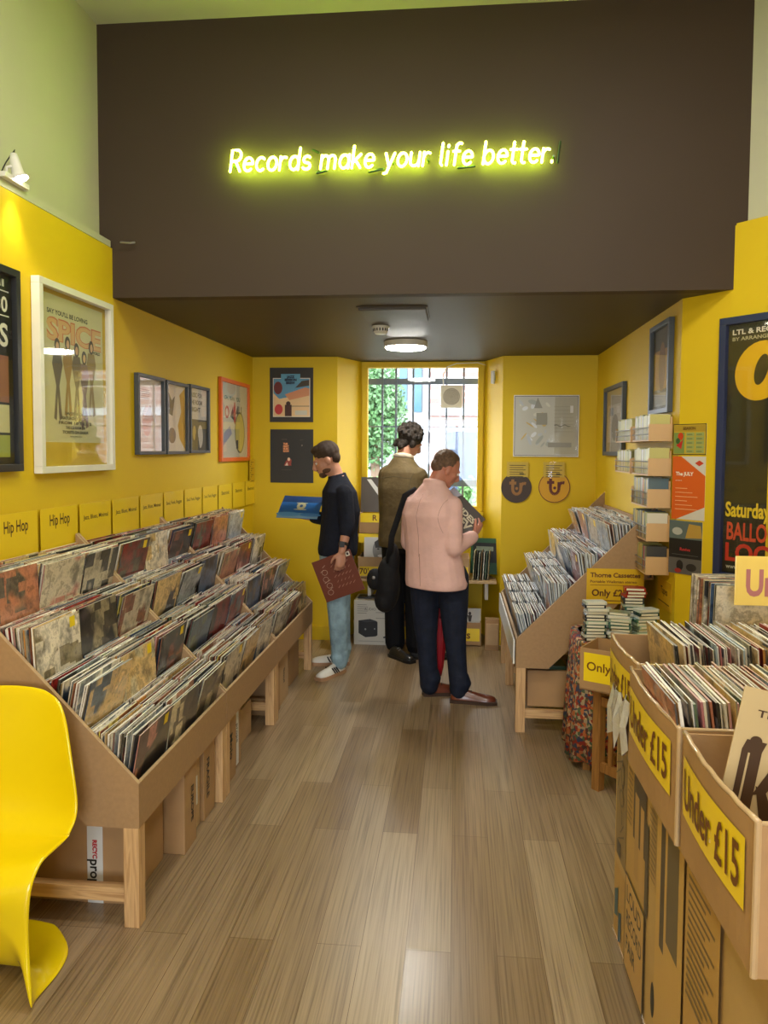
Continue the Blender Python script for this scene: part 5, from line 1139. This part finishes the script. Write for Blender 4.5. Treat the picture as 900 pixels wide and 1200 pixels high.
# jeans
b = MB(); torso_into(b, [(pel+Vector((0, 0, -.11)), .168, .125, fd), (pel, .176, .128, fd), (pel+Vector((0, 0, .10)), .16, .12, fd)], rv)
for l, k_ in ((leg(hipL, knL, anL), 0), (leg(hipR, knR, anR), 1)): limb_into(b, l[:5]+[l[5]+Vector((0, 0, -.02))], [.108, .097, .080, .073, .066, .064])
for a_n in (anL, anR): b.tube([a_n+Vector((0, 0, .075)), a_n+Vector((.008, 0, .04)), a_n+Vector((-.004, 0, .0))], [.066, .074, .066], 14, round_=True)
subt(b, org); jn = b.skin('jeans', DENIMD, P, .007, 4)
BRSH = M('brown_leather', (.12, .028, .012), .28, var=.3, vscale=14, coat=.3); BRSO = M('dark_sole', (.05, .025, .015), .6)
shoe(P, org, (-.185, 5.07, 0), (.85, .25, 0), .27, BRSH, BRSO, lace=BLKP)
shoe(P, org, (.005, 4.955, 0), (.98, -.04, 0), .29, BRSH, BRSO, lace=BLKP)
def seam(owner, org, mat, fd, rv, base, pts, r=.0022):
    """stitched seam laid on the back of a garment: pts are (across, height) pairs"""
    from mathutils.bvhtree import BVHTree
    me = owner.data; tr = BVHTree.FromPolygons([v.co for v in me.vertices], [tuple(p.vertices) for p in me.polygons]); q = []
    for u, z in pts:
        p = Vector((base.x-org.x, base.y-org.y, z))+rv*u-fd*.6; h_ = tr.ray_cast(p, fd)
        if h_[0] is not None: q.append(h_[0]-fd*.0005)
    if len(q) > 2: MB().tube(q, r, 6).build('seam', mat, owner, smooth=True)
PSM = M('pink_seam', (.42, .24, .2), .8)
seam(jk, org, PSM, fd, rv, ch, [(.0, 1.40-.03*i) for i in range(15)], .0016)
for s_ in (-1, 1): seam(jk, org, PSM, fd, rv, ch, [(s_*(.168-.016*math.sin(i/9*math.pi)), 1.36-.024*i) for i in range(10)], .0014)
# record he holds
rc = lp('dark photographic record sleeve with pale capital letters, held by man in pink', (0, 0, 0), (0, 0, 0), lambda A, w, h: [A.rect(.0, .2, w, w, ink(60, 44, 34)), A.ell(.09, .17, .045, .06, ink(170, 110, 80)), A.ell(.085, .215, .05, .03, ink(120, 80, 50)), A.rect(.17, .03, .30, .14, ink(74, 56, 44)), A.text('SIDES', .12, .225, .034, ink(200, 190, 160), 'l', .002, 0, .16), A.text('BEV', .16, .165, .05, ink(200, 190, 160), 'l', .003, 0, .13), A.poly([(0, .1), (.08, w), (0, w)], ink(170, 172, 190))], (56, 42, 34))
U_, R_ = Vector((-.006, 5.17, 1.418)), Vector((.196, 5.09, 1.215)); ux = (R_-U_).normalized(); uz = Vector((.66, .25, .70)); uz = (uz-ux*uz.dot(ux)).normalized()
mm = Matrix((ux, uz.cross(ux), uz)).transposed().to_4x4(); mm.translation = U_-ux*.012-uz*.312; rc.matrix_world = mm
# umbrella
um = thing('umbrella', 'folded red umbrella hanging point down beyond the legs of man in pink', 'umbrella', (-.10, 5.16, .06))
b = MB(); fr_ = []
for z, r_ in ((.05, .010), (.12, .022), (.25, .034), (.40, .040), (.52, .038), (.60, .026), (.64, .014)):
    fr_.append([Vector((r_*(1+.22*math.cos(6*a))*math.cos(a), r_*(1+.22*math.cos(6*a))*math.sin(a), z)) for a in [2*math.pi*i/36+z*1.2 for i in range(36)]])
b.rings(fr_); b.build('canopy', M('red_umbrella_cloth', (.36, .004, .012), .45, var=.1), um, smooth=True)
MB().tube([(0, 0, -.01), (0, 0, .05)], [.004, .006], 10, round_=True).build('ferrule', BLKP, um)
MB().tube([(0, 0, .64), (0, 0, .80), (.0, .01, .83), (.0, .04, .85), (0, .07, .83), (0, .075, .80)], .009, 10, round_=True).build('handle', BLKP, um)
MB().tube([(.03*math.cos(a), .03*math.sin(a), .47) for a in [2*math.pi*i/16 for i in range(17)]], .009, 6).build('tie_band', M('dark_red_band', (.2, .003, .008), .5), um)
# shoulder bag
bgo = thing('shoulder_bag', 'black shoulder bag with long strap at the left side of man in pink', 'bag', (-.455, 5.06, .60))
b = MB(); b.ball((0, 0, .17), (.085, .12, .19)); b.ball((-.02, 0, .06), (.075, .11, .09)); b.ball((.03, 0, .33), (.05, .09, .12)); b.skin('bag_body', BLACK, bgo, .007, 4)
b = MB(); b.ball((-.09, -.03, .20), (.055, .055, .075)); b.skin('side_pouch', BLACK, bgo, .007, 3)
MB().ball((-.09, -.085, .22), (.012, .006, .012)).build('buckle', METG, bgo, smooth=True)
s0 = [shL+Vector((.05, .11, .03)), shL+Vector((.015, .01, .088)), shL+Vector((-.045, -.065, .05)), shL+Vector((-.085, -.06, -.08)), Vector((-.425, 4.96, 1.10)), Vector((-.44, 4.99, .92))]
MB().tube([p-Vector((-.455, 5.06, .60)) for p in s0], .022, 10, flat=(Vector((.5, -.85, 0)).normalized(), .2)).build('strap', BLACK, bgo, smooth=True)

# --- man in the navy jumper, in profile facing left
org = Vector((-.90, 5.6, 0)); P = thing('person', 'bearded man in navy jumper and light jeans facing the left bins', 'person', org)
fd = Vector((-.96, -.20, 0)).normalized(); rv = Vector((fd.y, -fd.x, 0))      # his left is toward the viewer
pel = Vector((-.895, 5.6, .90)); ch = Vector((-.865, 5.6, 1.22)); nk = Vector((-.885, 5.6, 1.46))
Hm = M4(frame_of((-.97, -.22, 0), R(24)), (-.975, 5.585, 1.600))
shN = nk-rv*.155+Vector((.035, 0, -.10)); shF = nk+rv*.155+Vector((.0, 0, -.10))
elN = Vector((-.785, 5.40, 1.13)); wrN = Vector((-.815, 5.33, .945)); elF = Vector((-.93, 5.81, 1.12)); wrF = Vector((-1.25, 5.80, 1.165))
hN, hF = Vector((-.885, 5.53, .86)), Vector((-.905, 5.69, .86)); kN, kF = Vector((-.872, 5.50, .48)), Vector((-.885, 5.72, .48)); aN, aF = Vector((-.855, 5.50, .10)), Vector((-.868, 5.74, .10))
body(P, org, Hm, pel, ch, nk, fd, rv, [arm(shN, elN, wrN), arm(shF, elF, wrF)], [leg(hN, kN, aN), leg(hF, kF, aF)],
     [(wrN, (-.12, -.05, -1), (-.35, .9, .1), (-.9, -.3, 0), .55), (wrF, (-.85, -.35, .1), (.1, -.5, .8), (.2, -.4, .8), .8)], SKIN, .98)
eyes(Hm, P, org)
b = MB(); b.ball((0, -.024, .052), (.0815, .102, .090), M_=Hm); b.ball((0, -.058, .0), (.068, .055, .06), M_=Hm); b.ball((0, .034, .098), (.052, .050, .034), M_=Hm); subt(b, org); b.skin('hair', HAIRB, P, .005, 2)
b = MB(); b.ball((0, .063, -.090), (.040, .036, .029), M_=Hm); b.ball((.047, .030, -.070), (.014, .036, .022), M_=Hm); b.ball((-.047, .030, -.070), (.014, .036, .022), M_=Hm); b.ball((0, .094, -.047), (.022, .008, .006), M_=Hm); subt(b, org); b.skin('beard', M('dark_beard', (.10, .045, .025), .8, var=.3, vscale=80, bump=.5, bscale=300), P, .005, 2)
b = MB(); torso_into(b, [(Vector((-.89, 5.6, .885)), .165, .145, fd), (Vector((-.888, 5.6, .93)), .172, .152, fd), (Vector((-.88, 5.6, 1.06)), .172, .142, fd), (ch, .195, .145, fd), (lerp(ch, nk, .6), .190, .130, fd), (lerp(ch, nk, .90), .110, .088, fd), (nk+Vector((0, 0, .02)), .068, .066, fd)], rv)
limb_into(b, [shN, lerp(shN, elN, .5), elN, lerp(elN, wrN, .15), lerp(elN, wrN, .28)], [.066, .062, .058, .055, .052]); limb_into(b, [shF, lerp(shF, elF, .5), elF, lerp(elF, wrF, .15), lerp(elF, wrF, .55)], [.066, .062, .058, .055, .050])
n2 = nk+Vector((-.010, 0, .022)); b.tube([n2+rv*.058*math.cos(a)+fd*.058*math.sin(a)+Vector((0, 0, -.014*math.sin(a))) for a in [2*math.pi*i/24 for i in range(25)]], .013, 8); subt(b, org); jp = b.skin('jumper', NAVYK, P, .007, 5)
b = MB(); c1 = lerp(elN, wrN, .72); dn = (wrN-elN).normalized(); b.tube([c1-dn*.010, c1+dn*.012], [.036, .034], 18); subt(b, org); wt = b.build('watch_strap', BLKP, P, smooth=False)
b = MB(); b.bev(-.018, .018, -.006, .006, -.02, .02, .004); b.v = [v+c1+Vector((-.006, -.036, 0))-org for v in b.v]; b.build('watch_face', BLKP, wt)
b = MB(); torso_into(b, [(pel+Vector((0, 0, -.10)), .150, .128, fd), (pel, .160, .135, fd), (pel+Vector((0, 0, .06)), .150, .125, fd)], rv)
for l in (leg(hN, kN, aN), leg(hF, kF, aF)): limb_into(b, l, [.105, .094, .078, .074, .068, .060])
for a_n in (aN, aF): b.tube([a_n+Vector((0, 0, .07)), a_n+Vector((0, 0, .03)), a_n+Vector((0, 0, -.01))], [.063, .070, .062], 14, round_=True)
subt(b, org); b.skin('jeans', DENIML, P, .007, 4)
WSH = M('white_leather', (.68, .66, .60), .4, var=.04); GUM = M('gum_sole', (.36, .20, .10), .6)
shoe(P, org, (-.850, 5.535, 0), (-.50, -.87, 0), .285, WSH, GUM, stripes=BLKP, lace=METW)
shoe(P, org, (-.845, 5.745, 0), (-.98, -.12, 0), .285, WSH, GUM, stripes=BLKP, lace=METW)
r2 = lp('blue record sleeve with small cream emblem, held up by the man in navy', (0, 0, 0), (0, 0, 0), lambda A, w, h: [A.rect(0, 0, w, .07, ink(120, 160, 190)), A.ell(.08, .05, .09, .03, ink(90, 150, 200)), A.ell(.25, .05, .08, .025, ink(70, 130, 190)), A.rect(0, .22, w, w, ink(24, 60, 110)), A.ell(.16, .17, .035, .05, ink(200, 200, 160)), A.ell(.16, .17, .012, .02, ink(40, 90, 150)), A.ell(.16, .12, .05, .008, ink(200, 200, 160)), A.ell(.16, .21, .045, .006, ink(200, 200, 160))], (36, 100, 170))
ux = Vector((1, 0, -.03)).normalized(); uz = Vector((.12, .88, .46)); uz = (uz-ux*uz.dot(ux)).normalized(); mm = Matrix((ux, uz.cross(ux), uz)).transposed().to_4x4(); mm.translation = Vector((-1.345, 5.52, 1.165)); r2.matrix_world = mm
r3 = lp('brown record sleeve with white line drawing, hanging from hand of man in navy', (0, 0, 0), (0, 0, 0), lambda A, w, h: [A.rect(w-.045, w-.045, w-.012, w-.012, ink(214, 206, 190)), A.ell(w-.028, w-.028, .008, .010, ink(40, 36, 34))]+
   [A.poly([(.04+.025*(k % 3), .05+.028*k), (.07+.02*(k % 2), .062+.028*k), (.07+.02*(k % 2), .066+.028*k), (.04+.025*(k % 3), .054+.028*k)], ink(190, 160, 140)) for k in range(8)]+[A.ell(.06+.01*(k % 2), .06+.05*k, .022, .02, ink(190, 160, 140)) for k in range(4)]+[A.ell(.06+.01*(k % 2), .06+.05*k, .019, .017, ink(112, 58, 42)) for k in range(4)]+
   [A.poly([(.13+.03*i+.008*(k % 2), .07+.04*k), (.15+.03*i, .085+.04*k), (.15+.03*i, .089+.04*k), (.128+.03*i+.008*(k % 2), .074+.04*k)], ink(176, 130, 110)) for k in range(5) for i in range(5)], (112, 58, 42))
p_a, p_b = at(383, 706, 5.40), at(428, 690, 5.36); ux = (p_b-p_a).normalized(); uz = (at(374, 662, 5.40)-p_a); uz = (uz-ux*uz.dot(ux)).normalized(); mm = Matrix((ux, uz.cross(ux), uz)).transposed().to_4x4(); mm.translation = p_a; r3.matrix_world = mm

# --- man in the olive coat by the window, back turned
org = Vector((-.42, 6.02, 0)); P = thing('person', 'tall man with dark wavy hair in olive coat browsing under the window', 'person', org)
fd = Vector((.42, .90, 0)).normalized(); rv = Vector((fd.y, -fd.x, 0))
pel = Vector((-.425, 6.02, .97)); ch = Vector((-.435, 6.02, 1.33)); nk = Vector((-.43, 6.03, 1.585))
Hm = M4(frame_of((.85, .52, 0), R(30), R(8)), (-.375, 6.09, 1.745))
shL = nk-rv*.150+Vector((0, 0, -.105)); shR = nk+rv*.150+Vector((0, 0, -.11)); elL = shL+Vector((.0, .06, -.30)); elR = shR+Vector((.05, .05, -.29)); wrL = Vector((-.42, 6.33, 1.10)); wrR = Vector((-.20, 6.30, 1.08))
hL, hR = Vector((-.50, 6.04, .92)), Vector((-.34, 6.0, .92)); kL, kR = Vector((-.495, 6.06, .50)), Vector((-.325, 6.02, .50)); aL, aR = Vector((-.485, 6.06, .10)), Vector((-.31, 6.0, .10))
body(P, org, Hm, pel, ch, nk, fd, rv, [arm(shL, elL, wrL), arm(shR, elR, wrR)], [leg(hL, kL, aL), leg(hR, kR, aR)], [(wrL, (.2, .9, -.2), (.3, 0, -.9), (.8, -.2, 0), .6), (wrR, (.1, .9, -.2), (-.3, 0, -.9), (-.8, 0, 0), .6)], SKIN, 1.0)
eyes(Hm, P, org)
b = MB(); b.ball((0, -.026, .046), (.092, .110, .100), M_=Hm); b.ball((0, -.052, -.030), (.072, .046, .068), M_=Hm); rd = random.Random(9)
for i in range(110):
    a = rd.uniform(0, 2*math.pi); e = rd.uniform(-.25, 1.4); p = Vector((.088*math.cos(e)*math.cos(a), -.03+.108*math.cos(e)*math.sin(a), .045+.096*math.sin(e)))
    if p.y > .03 and p.z < .09: continue
    b.ball(p, rd.uniform(.012, .020), M_=Hm)
for i in range(14): b.ball((rd.uniform(-.07, .07), -.060+rd.uniform(-.02, .01), rd.uniform(-.09, -.03)), rd.uniform(.016, .024), M_=Hm)
for sx in (-1, 1): b.ball((sx*.072, .0, -.005), (.022, .03, .045), M_=Hm)
subt(b, org); b.skin('hair', HAIRD, P, .005, 1)
b = MB(); c_ = lambda z: Vector((-.43, 6.02, z))
torso_into(b, [(c_(.90), .190, .150, fd), (c_(.95), .197, .155, fd), (c_(1.15), .190, .145, fd), (ch+Vector((0, 0, .04)), .200, .145, fd), (lerp(ch, nk, .66), .188, .130, fd), (lerp(ch, nk, .92), .118, .095, fd), (nk+Vector((0, 0, .03)), .076, .072, fd)], rv)
for a, c, d in ((shL, elL, wrL), (shR, elR, wrR)): arm_into(b, a, c, d, .070, .066, .052, .92)
subt(b, org); ot = b.skin('coat', OLIVE, P, .007, 4)
b = MB(); n2 = nk+Vector((.006, .012, .036)); b.tube([n2+rv*.066*math.cos(a)+fd*.062*math.sin(a)+Vector((0, 0, -.015*math.sin(a))) for a in [2*math.pi*i/24 for i in range(25)]], .021, 10); subt(b, org); b.build('collar', M('cream_corduroy', (.58, .50, .38), .9, bump=.5, bscale=150), ot, smooth=True)
OSM = M('olive_seam', (.07, .05, .02), .8); seam(ot, org, OSM, fd, rv, ch, [(-.16+.032*i, 1.47-.004*abs(i-5)) for i in range(11)])
for s_ in (-1, 1): seam(ot, org, OSM, fd, rv, ch, [(s_*(.15-.02*math.sin(i/9*math.pi)), 1.50-.024*i) for i in range(10)])
b = MB(); torso_into(b, [(pel+Vector((0, 0, -.11)), .155, .12, fd), (pel, .165, .125, fd), (pel+Vector((0, 0, .08)), .155, .12, fd)], rv)
for l in (leg(hL, kL, aL), leg(hR, kR, aR)): limb_into(b, l, [.103, .095, .085, .083, .082, .082])
subt(b, org); b.skin('trousers', BLKT, P, .007, 4)
shoe(P, org, (-.50, 6.0, 0), (.30, -.3, 0), .26, BLKP, BLKP, lace=METG)
shoe(P, org, (-.33, 5.97, 0), (.95, .1, 0), .29, M('dark_suede', (.02, .02, .022), .7), BLKP)
